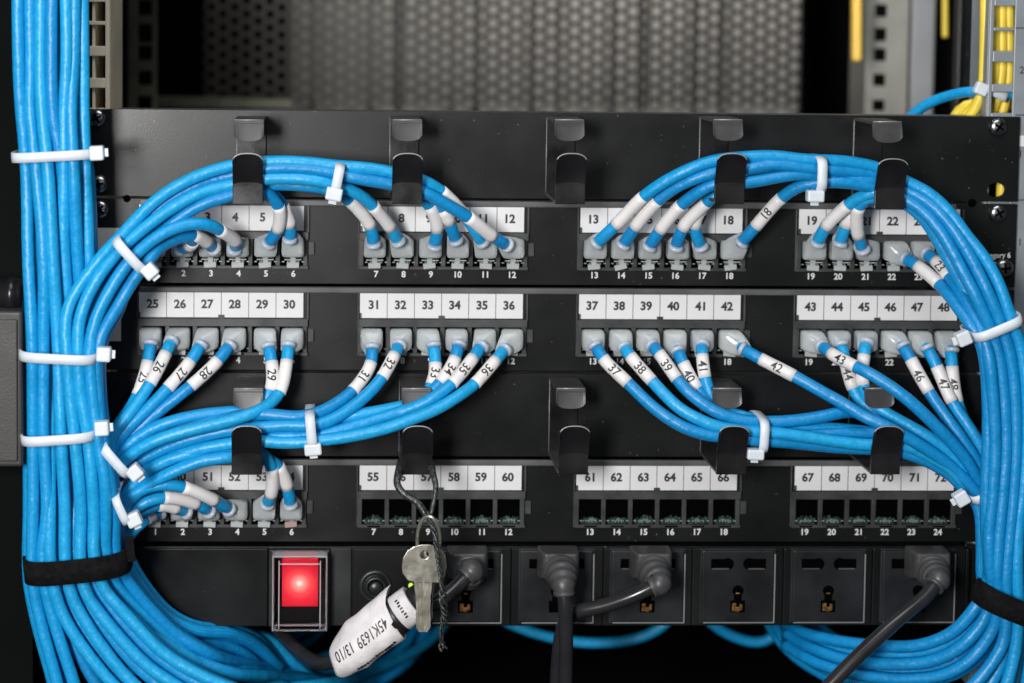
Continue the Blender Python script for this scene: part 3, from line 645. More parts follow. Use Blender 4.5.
VR = [
 ("1030,345,46 1033,400 1034,450 1033,520 1030,560", 6, 'blue cable at the right picture edge in the right bundle'),
 ("1005,330,44 1010,380 1011,440 1008,490 1003,540 1001,575,48", 5, 'blue cable set back in the middle of the right bundle'),
 ("990,335,44 996,380 1000,440 1000,490 994,540 993,575,47", 4, 'blue cable set back left of the middle of the right bundle'),
 ("1016,345,44 1021,400 1022,450 1016,510 1012,560,48", 6, 'blue cable set back behind the outermost cables of the right bundle'),
]
for s, tl, lb in VR:
    run_cable(parse(s) + shift(parse(TRT[tl]), (3, 2, -9)), lb, gr_)
for i in range(1, 5):
    a = resample(parse(TRT[i])); b = resample(parse(TRT[i + 1])); m_ = a * .5 + b * .5; m_[:, 2] -= 6.5
    top = [(m_[0][0] + dx_, y_, m_[0][2] - 6) for y_, dx_ in ((480, 4), (520, 3), (555, 1))]
    run_cable(top + [tuple(q) for q in m_], 'blue cable in the %s gap from the power strip, below the right strap' % ORD[i - 1], gr_)
gb = 'slack blue cables hanging behind the power strip'
BK = [
 ("165,645,10 215,652,-10 262,645,-40 300,632,-130 330,612,-170", 'slack blue cable just under the red switch'),
 ("160,655,10 220,668,0 275,668,-30 330,655,-140 385,625,-190", 'slack blue cable behind the lower end of the paper flag'),
 ("180,690,10 250,690,-10 320,684,-30 380,668,-120 430,640,-180 460,605,-210", 'slack blue cable low behind the paper flag, curving up beside the keys'),
 ("130,668,0 200,672,-20 262,662,-110 310,640,-160 335,612,-190", 'slack blue cable set back under the left end of the power strip'),
 ("220,705,0 290,694,-30 350,678,-120 400,650,-170 425,610,-200", 'slack blue cable crossing the bottom edge left of the keys'),
 ("300,705,-40 350,692,-110 395,672,-140 420,645,-180 432,605,-200", 'slack blue cable dropping under the keys'),
 ("470,600,-110 520,628,-110 590,643,-110 650,634,-110 690,600,-110", 'slack dim blue cable behind the two hanging power leads'),
 ("690,600,-110 720,630,-110 765,642,-110 800,600,-110", 'slack dim blue cable under the empty sockets'),
 ("765,600,-70 785,640,-40 820,666,-10 862,684,10 905,692,20", 'blue cable coming out lowest under the empty sockets'),
 ("755,600,-90 790,652,-50 840,684,-20 880,705,0", 'blue cable at the lower left corner of the right hand sweep'),
 ("800,605,-70 830,636,-30 870,652,0 920,655,20 955,642,34 972,615,40", 'blue cable tucked up closest under the last socket'),
 ("780,600,-60 805,645,-20 850,668,4 900,672,22 945,660,34 975,630,40", 'blue cable set back in the sweep below the rightmost socket'),
 ("860,705,20 910,690,30 950,672,40 985,640,44 1000,610,44", 'blue cable crossing the bottom edge near the right bundle'),
]
for s, lb in BK: run_cable(s, lb, gb)

# ------------------------------------------------------------------ ties and straps
def band(p0, p1, w, dc, b, th, ex, mname, m_, parent, extra=0.0, start=0, end=2 * math.pi, bulge=0.0):
    p0 = P(*p0, dc); p1 = P(*p1, dc); c = (p0 + p1) / 2; u = p1 - p0; a = np.linalg.norm(u) / 2; u /= 2 * a
    dd = np.array([0, 1.0, 0]); ax = np.cross(u, dd); ax /= np.linalg.norm(ax); rs = []
    for t in np.linspace(start, end, 73):
        ct, st = math.cos(t), math.sin(t)
        q = c + u * a * np.sign(ct) * abs(ct) ** (2 / ex) + dd * b * np.sign(st) * abs(st) ** (2 / ex) + ax * bulge * (st) 
        nrm = u * ct / a + dd * st / b; nrm /= np.linalg.norm(nrm)
        rs.append([q - ax * w / 2, q - ax * w / 2 + nrm * th, q + nrm * (th + .12), q + ax * w / 2 + nrm * th, q + ax * w / 2])
    m = MB(); m.loft(rs, False, True); return m.build(mname, m_, parent), u, ax
def zip_tie(p0, p1, head, dc, b, label, w=4.7, hd=None, hs=(3.4, 3.1, 3.5), tail=True):
    c = P(*head, dc); t = thing('zip_tie', c, label, 'zip tie', 'white nylon zip ties')
    o, u, ax = band(p0, p1, w, dc, b, 1.15, 4.5, 'strap', M['nylon_strap'], t)
    hdp = P(*head, hd if hd is not None else dc + b * .85)
    m = MB(); m.obox(hdp, u, ax, (0, 1, 0), hs[0], hs[2], hs[1]); h = m.build('head', M['nylon'], t, bevel=1.0, seg=3)
    if tail:
        m = MB(); m.obox(hdp + np.array([0, -.6, 0]) + u * (hs[0] + .7), u, ax, (0, 1, 0), 1.2, w * .42, .6); m.build('cut_end', M['nylon'], h, bevel=.2)
    return t
zip_tie((16, 156), (95, 152), (97, 153), 46, 16, 'white zip tie round the left bundle beside the top black panel')
zip_tie((119, 236), (147, 267), (150, 271), 42, 18, 'white zip tie slanting across the arched cables left of ports 1 to 4')
zip_tie((340, 164), (335, 190), (334, 194), 36, 13, 'white zip tie on the upper bundle between the two left hooks', hs=(3.2, 3, 4.0))
zip_tie((24, 350), (99, 354), (104, 354), 48, 19, 'white zip tie round the left bundle level with the row of labels 25 to 48')
zip_tie((26, 434), (98, 429), (102, 428), 48, 19, 'white zip tie round the left bundle level with the lower cable manager')
zip_tie((106, 436), (133, 467), (135, 472), 42, 21, 'white zip tie slanting over cables joining the left bundle above label 50')
zip_tie((119, 487), (132, 515), (134, 519), 40, 20, 'white zip tie low beside plug 49, round the cables of the lowest row', w=4)
zip_tie((310, 410), (313, 443), (313, 449), 34, 15, 'white zip tie on the lower bundle between the two left hooks', hs=(2.9, 3, 4.2))
zip_tie((816, 157), (815, 189), (815, 196), 36, 13, 'white zip tie on the upper right bundle just above label 19', hs=(2.9, 3, 4.2))
zip_tie((1014, 315), (969, 334), (963, 338), 50, 14, 'white zip tie slanting round the right bundle beside label 48')
zip_tie((759, 416), (757, 447), (755, 454), 34, 14, 'white zip tie on the lower right bundle right of the fourth hook', w=4.4, hs=(2.6, 3, 4.2))
zip_tie((990, 481), (966, 495), (961, 498), 36, 14, 'white zip tie on the cables joining the right bundle, beside label 72', w=4.2)
def strap(p0, p1, dc, b, w, label, ex=3.2):
    t = thing('strap', P(*p0, dc), label, 'strap', 'black hook and loop straps')
    o, u, ax = band(p0, p1, w, dc, b, 1.5, ex, 'wrapped_band', M['velcro'], t)
    return t, u, ax
t, u, ax = strap((28, 566), (128, 556), 48, 18, 11.5, 'black fabric strap wrapped round the left bundle beside the power strip')
m = MB(); q = P(130, 549, 56); m.obox(q, u, ax, (0, 1, 0), 2.2, 6.2, .9); m.build('loose_end', M['velcro'], t, bevel=.5)
t, u, ax = strap((980, 592), (1052, 620), 53, 14, 11.5, 'black fabric strap wrapped round the right bundle below the last socket')

# ------------------------------------------------------------------ power strip
z1, z0 = ztop(5) - .6, P(500, 627, 8)[2]
t = thing('power_strip', (0, 0, z0), 'black power strip with a lit red switch and six sockets along the bottom', 'power strip')
xa, xb = P(100, 590, 6)[0], P(964, 590, 6)[0]; DP = 8.0
m = MB(); m.box(xa, xb, -30, 6, z0, z1); m.box(XL, xa, 0, 2.4, z0, z1); m.box(xb + 1.2, XR, 0, 2.4, z0, z1)
m.box(xb + .2, P(968, 590, 6)[0], 2.4, 7.5, z0 + 1.5, z1 - 1)
body = m.build('body', M['panel'], t, bevel=.4)
seams = [352, 511, 603, 692, 783, 872]; xs_ = [xa] + [P(p_, 590, 8)[0] for p_ in seams] + [xb]
def px8(p_): return P(p_, 590, 8)[0]
for i, (a, b) in enumerate([(xa, px8(268)), (px8(352), px8(511)), (px8(511), px8(603)), (px8(603), px8(692)), (px8(692), px8(783)), (px8(783), px8(872)), (px8(872), xb)]):
    m = MB(); m.box(a + .15, b - .15, 6, DP, z0 + .5, z1 - .5); m.build('face_plate', M['panel'], t, bevel=.45)
m = MB(); m.box(px8(330), px8(351), 6, 7.2, z0 + .6, z1 - .6); m.build('side_strip', M['plastic'], t, bevel=.3)
# switch
def pz(p_, y, d): return P(p_, y, d)[2]
sx0, sx1, sz0, sz1 = P(272, 590, 8)[0], P(328, 590, 8)[0], pz(300, 625.5, 8), pz(300, 549, 8)
m = MB(); w_ = 1.6
m.box(sx0 - 1.5, sx0 + w_, 5.5, 10, sz0, sz1); m.box(sx1 - w_, sx1 + .8, 5.5, 10, sz0, sz1); m.box(sx0 + w_, sx1 - w_, 5.5, 10, sz1 - w_, sz1); m.box(sx0 + w_, sx1 - w_, 5.5, 10, sz0, sz0 + w_)
sf = m.build('switch_frame', M['plastic'], t, bevel=.4)
red = bpy.data.materials.new('lit_red_rocker'); red.use_nodes = True; nt = red.node_tree; b_ = nt.nodes['Principled BSDF']
b_.inputs['Base Color'].default_value = (.35, .01, .015, 1); b_.inputs['Roughness'].default_value = .25
tc = nt.nodes.new('ShaderNodeTexCoord'); rx0, rx1, rz0, rz1 = P(282, 590, 12)[0], P(318, 590, 12)[0], pz(300, 607, 12), pz(300, 557, 12)
lc = P(299.5, 584, 13)
vm = nt.nodes.new('ShaderNodeVectorMath'); vm.operation = 'DISTANCE'
org = body['_org']; vm.inputs[1].default_value = ((lc[0] - org[0]) * S, -(lc[1] - org[1]) * S, (lc[2] - org[2]) * S)
nt.links.new(tc.outputs['Object'], vm.inputs[0])
mr = nt.nodes.new('ShaderNodeMapRange'); mr.inputs[1].default_value = 0; mr.inputs[2].default_value = .0135; mr.inputs[3].default_value = 1; mr.inputs[4].default_value = 0
nt.links.new(vm.outputs['Value'], mr.inputs[0])
cr = nt.nodes.new('ShaderNodeValToRGB'); e = cr.color_ramp.elements
e[0].position = 0; e[0].color = (.50, .006, .02, 1); e[1].position = 1; e[1].color = (2.0, 1.5, 1.3, 1)
k = e.new(.35); k.color = (.66, .022, .045, 1); k = e.new(.60); k.color = (.90, .09, .09, 1); k = e.new(.84); k.color = (1.3, .42, .36, 1)
nt.links.new(mr.outputs[0], cr.inputs[0]); nt.links.new(cr.outputs[0], b_.inputs['Emission Color']); b_.inputs['Emission Strength'].default_value = .95
m = MB()
zc_ = (rz0 + rz1) / 2
prof = [(rz0, 8.5), (rz0, 11.5), (zc_ - 2, 11.9), (zc_ + 3, 12.6), (rz1 - 4, 14.2), (rz1, 14.6), (rz1, 8.5)]
m.loft([[(x, d, z) for z, d in prof] for x in (rx0, rx1)], True, False)
m.box(rx0 + .6, rx1 - .6, 8.5, 10.5, pz(300, 555.5, 11.5), pz(300, 552.5, 11.5)); m.build('rocker', red, sf, bevel=.5)  # the upper bar is an added glowing strip for the red glare
gl = mat('amber_filament', (1, .5, .3), .3); gl.node_tree.nodes['Principled BSDF'].inputs['Emission Color'].default_value = (1, .55, .35, 1); gl.node_tree.nodes['Principled BSDF'].inputs['Emission Strength'].default_value = 3
# clear cover: thin shell with frosted rims
m = MB(); cd = 19.5
m.box(sx0 + .8, sx1 - .8, cd, cd + .8, sz0 + .9, sz1 - .9); m.build('clear_cover', M['cover'], sf, bevel=.3)
m = MB(); m.box(sx0 + 2.2, sx1 - 2.2, cd - 3, cd, sz0 + 1.6, sz0 + 3.6)  # bottom ledge added to imitate the pale reflection low on the cover
m.box(sx0 + .4, sx0 + 1.3, 9.9, cd, sz0 + .6, sz1 - .6); m.box(sx1 - 1.3, sx1 - .4, 9.9, cd, sz0 + .6, sz1 - .6)
m.box(sx0 + 1.3, sx1 - 1.3, 9.9, cd, sz1 - 1.5, sz1 - .6); m.box(sx0 + 1.3, sx1 - 1.3, 9.9, cd, sz0 + .6, sz0 + 1.5)
for xx in (sx0 + 3.6, sx1 - 4.2): m.box(xx, xx + .55, cd + .8, cd + 1.3, sz0 + 2, sz1 - 2.5)
m.box(sx0 + 3.6, sx1 - 3.6, cd + .8, cd + 1.3, sz1 - 4.6, sz1 - 3.9)
m.build('cover_rim', M['cover_rim'], sf, bevel=.25)
# breaker button and green lamp
c = P(375.6, 587, 9); m = MB(); m.lathe((c[0], 8, c[2]), (0, 1, 0), [(-.5, 8.6), (.5, 8.5), (.9, 8.0), (.9, 6.3), (.2, 6.2), (.2, 5.6), (2.4, 5.5), (2.8, 5.0), (2.8, 4.0), (1.2, 3.8)], 36)
bb = m.build('breaker_collar', M['plastic'], t)
m = MB(); m.lathe((c[0], 9, c[2]), (0, 1, 0), [(0, 3.6), (3.6, 3.5), (4.1, 3.1), (4.2, .3)], 30); m.build('breaker_button', M['plastic'], bb)
led = mat('green_lamp', (.4, .6, .1), .3); led.node_tree.nodes['Principled BSDF'].inputs['Emission Color'].default_value = (.45, .85, .03, 1); led.node_tree.nodes['Principled BSDF'].inputs['Emission Strength'].default_value = 1.1
c = P(411, 586, 9); m = MB(); m.lathe((c[0], 8, c[2]), (0, 1, 0), [(0, 1.3), (1, 1.3), (1.6, .9), (1.8, .2)], 16); m.build('indicator_lamp', led, t)
# sockets
SOCK = [(420, 500), (520, 592), (611, 683), (701.5, 773), (792, 863), (881.5, 953)]
zs1, zs0 = pz(730, 550, DP), pz(730, 621, DP)
for i, (a, b) in enumerate(SOCK):
    x0, x1 = px8(a), px8(b)
    if i == 0: x0 = x1 - 35.5
    c = (x0 + x1) / 2
    m = MB(); m.box(x0 - .9, x1 + .9, DP, DP + .45, zs0 - .9, zs1 + .9); so = m.build('socket', M['plastic'], t, bevel=.3)
    m = MB(); m.box(x0 + 1, x1 + .9, DP + .45, DP + .95, zs0 - .95, zs0 - .35); m.box(x1 + .3, x1 + .95, DP + .45, DP + .9, zs0 - .3, zs1 - 2); m.build('edge_highlight', M['rim'], so, bevel=.2)  # pale strips painted as a highlight along bottom and right edges
    m = MB(); m.box(x0, x1, DP + .4, DP + 1.6, zs0, zs1); m.build('socket_plate', M['socket_face'], so, bevel=.75, seg=3)
    h = MB(); df = DP + 1.6; zsl = zs1 - 6.6
    for sgn in (-1, 1):
        xx = c + sgn * 9.2; h.box(xx - 5.0, xx + 5.0, df, df + .12, zsl - 2.6, zsl + 2.4); h.cyl((c + sgn * 5.5, df - .02, zsl - .2), (0, 1, 0), 3.1 if i > 2 else 2.4, .16, 20)
    ez = zs0 + 14.5
    h.cyl((c, df - .02, ez + 1.8), (0, 1, 0), 2.9, .18, 24); h.box(c - 2, c + 2, df + .01, df + .15, ez - 6, ez + 1); h.box(c - 3.8, c + 3.8, df + .02, df + .17, ez - 9.4, ez - 3.2)
    h.build('slot', M['hole'], so)
    if i in (1, 5): continue
    h = MB(); h.cyl((c, df + .14, ez + 1.8), (0, 1, 0), 2.2, .06, 20); h.build('pin_hole', M['hole'], so)
    br = MB(); br.box(c - 2.9, c - .9, df + .15, df + .7, ez - 8.6, ez - 4.6); br.box(c + .9, c + 2.3, df + .15, df + .6, ez - 8.3, ez - 5.0); br.box(c - .9, c + .9, df + .15, df + .35, ez - 9.0, ez - 6.6); br.box(c - 1.2, c + .9, df + .2, df + .45, ez + .2, ez + .9)
    br.build('brass_contact', M['brass'], so, bevel=.25)
    gg = MB(); gg.box(c - 13.6, c - 5.0, df + .12, df + .5, zsl - 3.0, zsl - 2.4); gg.box(c + 5.0, c + 13.4, df + .12, df + .5, zsl - 3.0, zsl - 2.4); gg.build('slot_edge', M['edge'], so)

# ------------------------------------------------------------------ power cords
def cord(px, py, txt, label, r=3.6, slim=1.0, d0=9.8, side=False):
    W = [P(*q) for q in parse(txt)]; c = P(px, py, 12); t = thing('power_lead', W[-1], label, 'power lead', 'dark grey power leads')
    # moulded plug: flat shroud, then a ribbed round strain relief sweeping towards the viewer and down
    m = MB(); zt = c[2] + 8.2
    m.loft([[(c[0] + sx * w, d, zt - q) for sx, q in ((-1, 0), (1, 0), (1, h_), (-1, h_))] for d, w, h_ in ((d0, 10.4, 16), (d0 + 9, 10.2, 15), (d0 + 15, 9.2, 13), (d0 + 17, 8.0, 11))], True, False)
    pl = m.build('plug', M['moulding'], t, bevel=1.1, seg=3)
    B = np.array([[c[0], d0 + 12, zt - 8.5], [c[0] + (W[0][0] - c[0]) * .25, d0 + 20, zt - 9.5], W[0] + (W[0] - W[1]) * .35, W[0], W[0] + (W[1] - W[0]) * .25])
    q, _ = spline(B, .45); n = len(q); rr = []
    for i in range(n):
        v = i / (n - 1); base = 9.2 - 4.2 * v ** 1.1; rr.append(base * (1 + (.055 * math.sin(v * 34) if v > .18 else 0)) * (1 if v > .06 else .9))
    m = MB(); m.tube(q, rr, 28); m.build('strain_relief', M['moulding'], pl)
    pts, _ = spline([W[0] + (W[0] - W[1]) * .2] + W, 3); m = MB(); m.tube(relax(pts, 3), r, 18); m.build('cable', M['cord'], t)
    return t
cord(557.5, 562, "564,592,38 565,606,39 566,630,38 566,655,36 565,700,34", 'dark grey power cord hanging straight down from the socket below label 61')
cord(649.5, 562, "654,586,38 640,593,38 622,600,36 601,607,33 582,610,30 570,614,26 562,630,22 558,660,20 556,700,18", 'dark grey power cord crossing left from the socket below label 64 behind the straight one')
cord(467, 562, "468,575,36 458,586,38 445,597,42 430,606,46 415,607,50 405,610,52 385,624,52 360,643,50 335,660,46 322,664,38 306,657,24 290,643,8 277,627,-8 265,600,-20", 'dark grey power cord from the leftmost socket running through the paper flag')
cord(925, 562, "935,584,38 927,596,42 912,608,46 893,624,50 872,643,52 850,664,54 825,690,56 812,704,56", 'dark grey power cord slanting down left from the rightmost socket over the blue cables')

# ------------------------------------------------------------------ paper flag on the cord
t = thing('paper_flag', P(336, 668, 50), 'white printed paper label rolled round a cord left of the keys', 'label')
A0, A1 = P(334, 664, 50), P(395, 617, 53); ax = (A1 - A0); L = np.linalg.norm(ax); ax /= L
up = np.array([-ax[2], 0, ax[0]]); up -= ax * up.dot(ax); up /= np.linalg.norm(up); fw = np.cross(ax, up); fw = fw if fw[1] > 0 else -fw
def roll(v, a):   # radius of the rolled paper along v (0..1) at angle a (0 faces the viewer, + upwards)
    r = 6.4 + 5.4 * min(1, v * 2.6) ** .6 * (1 - .18 * v); r *= 1 + .035 * math.sin(3 * a + 5 * v) + .02 * math.sin(11 * v + 2.3 * a) + .012 * math.sin(23 * v - 4 * a)
    return r
m = MB(); rs = []; nv, na = 26, 44
for i in range(nv + 1):
    v = i / nv; ring = []
    for j in range(na + 1):
        a = -3.35 + (3.35 + 2.0) * j / na
        r = roll(v, a); lift = max(0, (a - 1.0) / 1.0); r *= 1 + .34 * lift * (v ** 1.4)
        skew = L * .05 * math.sin(a * 1.2) + (L * .16 * lift * v ** 2)
        ring.append(A0 + ax * (v * L + skew) + r * (fw * math.cos(a) + up * math.sin(a)) * np.array([1, .9, 1]))
    rs.append(ring)
m.loft(rs, False, True, closed=False); pf = m.build('paper', M['paper_flag'], t)
sd = pf.modifiers.new('thickness', 'SOLIDIFY'); sd.thickness = .35 * S; sd.offset = -1
def flag_text(s, uc, vc, size, xs, mm, bold=.03):
    vs, fs = text2d(s, size, bold, xs, True); out = []
    for a_, b_ in vs:
        v = (uc - a_) / L; ang0 = (vc - b_); r = roll(v, 0) + .3; ang = ang0 / r
        skew = L * .05 * math.sin(ang * 1.2)
        out.append(A0 + ax * (v * L + skew) + (roll(v, ang) + .32) * (fw * math.cos(ang) + up * math.sin(ang)) * np.array([1, .9, 1]))
    mm.add(out, fs)
m = MB(); flag_text('45K1639', L * .69, 3.2, 8.0, .62, m, .06); flag_text('13/10', L * .24, 4.0, 8.0, .62, m, .06)
m.build('printed_writing', M['ink'], pf)
m = MB()
for i in range(13):   # smudged fine print
    v = .30 + i * .048
    for (vc, hh) in ((-7.6, .9),):
        a0 = vc / 10.5; c = A0 + ax * (v * L + L * .05 * math.sin(a0 * 1.2)); r = roll(v, a0) + .35
        o_ = fw * math.cos(a0) + up * math.sin(a0); tt = -fw * math.sin(a0) + up * math.cos(a0)
        m.obox(c + r * o_ * np.array([1, .9, 1]), ax, tt, o_, rng.uniform(.5, 1.0), hh * rng.uniform(.5, 1.1), .04)
m.build('smudged_print', M['plastic'], pf)
B0 = A1 + ax * -1.5
m = MB(); m.cyl(B0, ax, 9.3, 5.2, 32); m.build('black_collar', M['black_band'], t)
m = MB(); m.lathe(B0 + ax * 4.5, ax, [(-1, 8.6), (0, 9.4), (8.8, 9.2), (9.2, 8.4)], 32); rg = m.build('white_ring', M['paper_flag'], t)
m = MB()
for i in range(7):
    a0 = -.1 + i * .17; o_ = fw * math.cos(a0) + up * math.sin(a0); tt = -fw * math.sin(a0) + up * math.cos(a0)
    m.obox(B0 + ax * (8.4 + .4 * (i % 2)) + o_ * 9.45, ax, tt, o_, .8, .45, .05)
m.build('smudged_print', M['plastic'], rg)
m = MB(); m.lathe(B0 + ax * 13.2, ax, [(0, 7.2), (6, 7.0), (8, 5.2), (9, 3.6)], 28); m.build('black_sleeve', M['black_band'], t)

# ------------------------------------------------------------------ keys on a twisted cord
def key(bow, hole, blade, d, label, tilt=0.0, th=2.0):
    """outline in picture points at depth d, extruded; the hole is a real hole"""
    t = thing('key', P(*blade[-1], d), label, 'key', 'nickel keys hanging from the hook')
    n = 120; hc = hole[:2]; out = []
    poly = [np.array(p_, float) for p_ in bow]
    # ray-cast the outline around the hole so a clean ring of quads is made
    A = np.linspace(0, 2 * math.pi, n, endpoint=False); outer = []; inner = []
    for a in A:
        dv = np.array([math.cos(a), math.sin(a)]); best = 0
        for i in range(len(poly)):
            p_, q_ = poly[i] - hc, poly[(i + 1) % len(poly)] - hc; e_ = q_ - p_; den = dv[0] * e_[1] - dv[1] * e_[0]
            if abs(den) < 1e-9: continue
            tt = (p_[0] * e_[1] - p_[1] * e_[0]) / den; ss = (p_[0] * dv[1] - p_[1] * dv[0]) / den
            if tt > 0 and -1e-9 <= ss <= 1 + 1e-9: best = max(best, tt)
        outer.append(hc + dv * best); inner.append(hc + dv * hole[2])
    def ww(p_, dd): return P(p_[0], p_[1], dd + tilt * (p_[0] - hc[0]))
    vs = [ww(p_, d) for p_ in inner] + [ww(p_, d) for p_ in outer] + [ww(p_, d - th) for p_ in inner] + [ww(p_, d - th) for p_ in outer]; fs = []
    for i in range(n):
        j = (i + 1) % n; fs += [(i, j, n + j, n + i), (2 * n + i, 3 * n + i, 3 * n + j, 2 * n + j), (i, 2 * n + i, 2 * n + j, j), (n + i, n + j, 3 * n + j, 3 * n + i)]
    m = MB(); m.add(vs, fs); m.build('bow', M['nickel'], t, bevel=.35)
    # blade with milled grooves: cross-section along x, swept down
    x0, x1, y0, y1 = blade[0][0], blade[1][0], blade[0][1], blade[-1][1]; rs = []
    for yy, cut0, cut1 in [(y0, -1.5, 1.5), (y0 + 6, -1.0, 1.2), (y0 + 12, 0, .4), (y0 + 14, .4, -.2), (y0 + 20, .3, 0), (y0 + 27, 1.0, -.4), (y0 + 31, .2, -.2), (y1 - 8, .6, 0), (y1 - 4, .8, -.4), (y1, 3.4, -3.2)]:
        w = (x1 + cut1) - (x0 + cut0); ring = []
        prof = [(0, 1), (.16, 1), (.24, .35), (.38, .35), (.46, 1), (.58, 1), (.66, .3), (.8, .3), (.88, 1), (1, 1)]
        for f_, g_ in prof: ring.append(P(x0 + cut0 + w * f_, yy, d - th * .5 + th * .5 * g_))
        for f_ in (1, 0): ring.append(P(x0 + cut0 + w * f_, yy, d - th))
        rs.append(ring)
    m = MB(); m.loft(rs, True, False); m.build('blade', M['nickel'], t)
    return t
bow = [(402.5, 573), (402, 566), (403, 558), (407, 551), (414, 546.5), (422, 544.5), (430, 544.5), (436, 546.5), (440.5, 551), (441.5, 558), (441.5, 583), (415, 582.5), (408, 580.5)]
key(bow, (424.5, 555, 4.1), [(415.5, 582), (430.5, 582), (425, 632)], 64, 'front nickel key with flat wide bow and grooved blade, below label 57')
bow2 = [(418, 566), (419, 556), (424, 548), (432, 545.5), (440, 548), (445.5, 555), (447, 566), (445, 577), (439, 583), (428, 584), (421, 578)]
key(bow2, (430, 553, 3.6), [(421, 582), (433, 582), (428, 622)], 57, 'rear nickel key with rounded bow, half hidden behind the front key', tilt=.05)
t = thing('key_ring', P(430, 545, 60), 'thin silver ring holding the two keys above their bows', 'key ring')
c = P(428.5, 540, 60.5); m = MB(); rp = []
for a in np.linspace(0, 2 * math.pi, 60): rp.append(c + np.array([8.6 * math.cos(a) * .62, 4.2 * math.sin(a + .5), 12.6 * math.sin(a)]))
m.tube(rp, .9, 10); m.build('ring', M['nickel'], t)
t = thing('lanyard', P(430, 480, 54), 'dark twisted cord looped from the hook with the keys hanging on it', 'lanyard')
m = MB(); m.tube(relax(spline([P(*q) for q in parse("401,462,40 398,474,50 397,484,54 402,492,56 408,497,57 417,502,58 422,509,59 427,517,60")], 1.5)[0], 1), [2.0 - 1.2 * (i / 60) if i < 60 else .8 for i in range(200)][:len(relax(spline([P(*q) for q in parse("401,462,40 398,474,50 397,484,54 402,492,56 408,497,57 417,502,58 422,509,59 427,517,60")], 1.5)[0], 1))], 10); m.build('loop', M['strand'], t)
m = MB(); q = relax(spline([P(*q) for q in parse("431,462,40 433,474,51 436,486,55 435,495,57 433,505,58 431,514,60 429,519,60")], 1.5)[0], 1); m.tube(q, np.linspace(2.0, .9, len(q)), 10); m.build('loop', M['strand'], t)
cl = relax(spline([P(*q) for q in parse("427,512,61 430,522,63 435,534,65 436,545,66.5 438,558,68 440,570,68 442,585,67 443,600,66 445,615,65 442,628,64 441,640,63 444,650,63")], .8)[0], 2)
n = len(cl)
for ph in range(3):
    T = np.gradient(cl, axis=0); pp = []
    for i in range(n):
        a = i * .42 + ph * 2.094; k_ = .8 + (.75 if n * .55 < i < n * .8 else 0) + (.9 if i > n * .95 else 0)
        u_, w_2 = frame(T[i]); pp.append(cl[i] + k_ * (u_ * math.cos(a) + w_2 * math.sin(a)))
    m = MB(); m.tube(pp, .62, 7); m.build('strand', M['strand'], t)

# ------------------------------------------------------------------ rack rails
def rail(x0, x1, hx0, hx1, holes_z, zlo, zhi, d0, d1, material, name, label, side=None, group='square-holed rack rails', r=.8, extra=None):
    t = thing(name, ((x0 + x1) / 2, d0, zlo), label, 'rack rail', group)
    m = MB(); m.box(x0, hx0, d0, d1, zlo, zhi); m.box(hx1, x1, d0, d1, zlo, zhi)
    zs = sorted(holes_z); cur = zlo
    for a, b in zs: m.box(hx0 - .01, hx1 + .01, d0, d1 - .01, cur, a); cur = b
    m.box(hx0 - .01, hx1 + .01, d0, d1 - .01, cur, zhi)
    if side: 
        for s_ in side: m.box(*s_)
    m.build('flange', material, t, bevel=.4)
    return t
def hz(ys, px, d):   # [(top,bottom)] in picture rows -> heights
    return [(P(px, b, d)[2], P(px, a, d)[2]) for a, b in ys]
ys = [(-44, -25), (-20, -1), (2, 21), (25, 46), (56, 78), (88, 108)]
x0, x1 = P(76, 60, -2)[0], P(110, 60, -2)[0]
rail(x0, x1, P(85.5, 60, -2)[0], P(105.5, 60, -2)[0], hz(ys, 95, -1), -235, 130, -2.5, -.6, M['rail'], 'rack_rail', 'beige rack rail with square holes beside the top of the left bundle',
     side=[(x1 - 1.6, x1 + .1, -60, -2.6, -235, 130), (x0 + 8, x0 + 9.6, -40, -2.6, -235, 130)])
ys = [(-46, -27), (-20, -1), (6, 27.5), (31, 51), (62, 84), (92, 113)]
x0, x1 = P(988, 60, -2)[0], P(1060, 60, -2)[0]
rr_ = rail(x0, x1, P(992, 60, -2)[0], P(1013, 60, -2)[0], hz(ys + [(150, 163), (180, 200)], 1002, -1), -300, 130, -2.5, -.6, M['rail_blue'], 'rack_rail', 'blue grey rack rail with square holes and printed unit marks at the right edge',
     side=[(x0 - .1, x0 + 1.4, -30, -2.6, -300, 130)])
m = MB()
for y in (28, 115, 200): 
    c = P(1019, y, -.5); m.box(c[0] - 1.8, c[0] + 8, -.6, -.5, c[2] - .25, c[2] + .25)
for (x, y, s_) in ((1020.5, 154, '1'), (1020, 242, '1'), (1022, 70, '2')): c = P(x, y, -.5); put_text(m, s_, (c[0], -.5, c[2]), 5.2, .05)
m.build('unit_marks', M['ink'], rr_)
c = P(1021, 141, -.4); m = MB(); m.box(c[0] - 1.8, c[0] + 8, -.55, -.3, c[2] - 2.8, c[2] + 2.8); m.build('sticker', M['paper'], rr_)
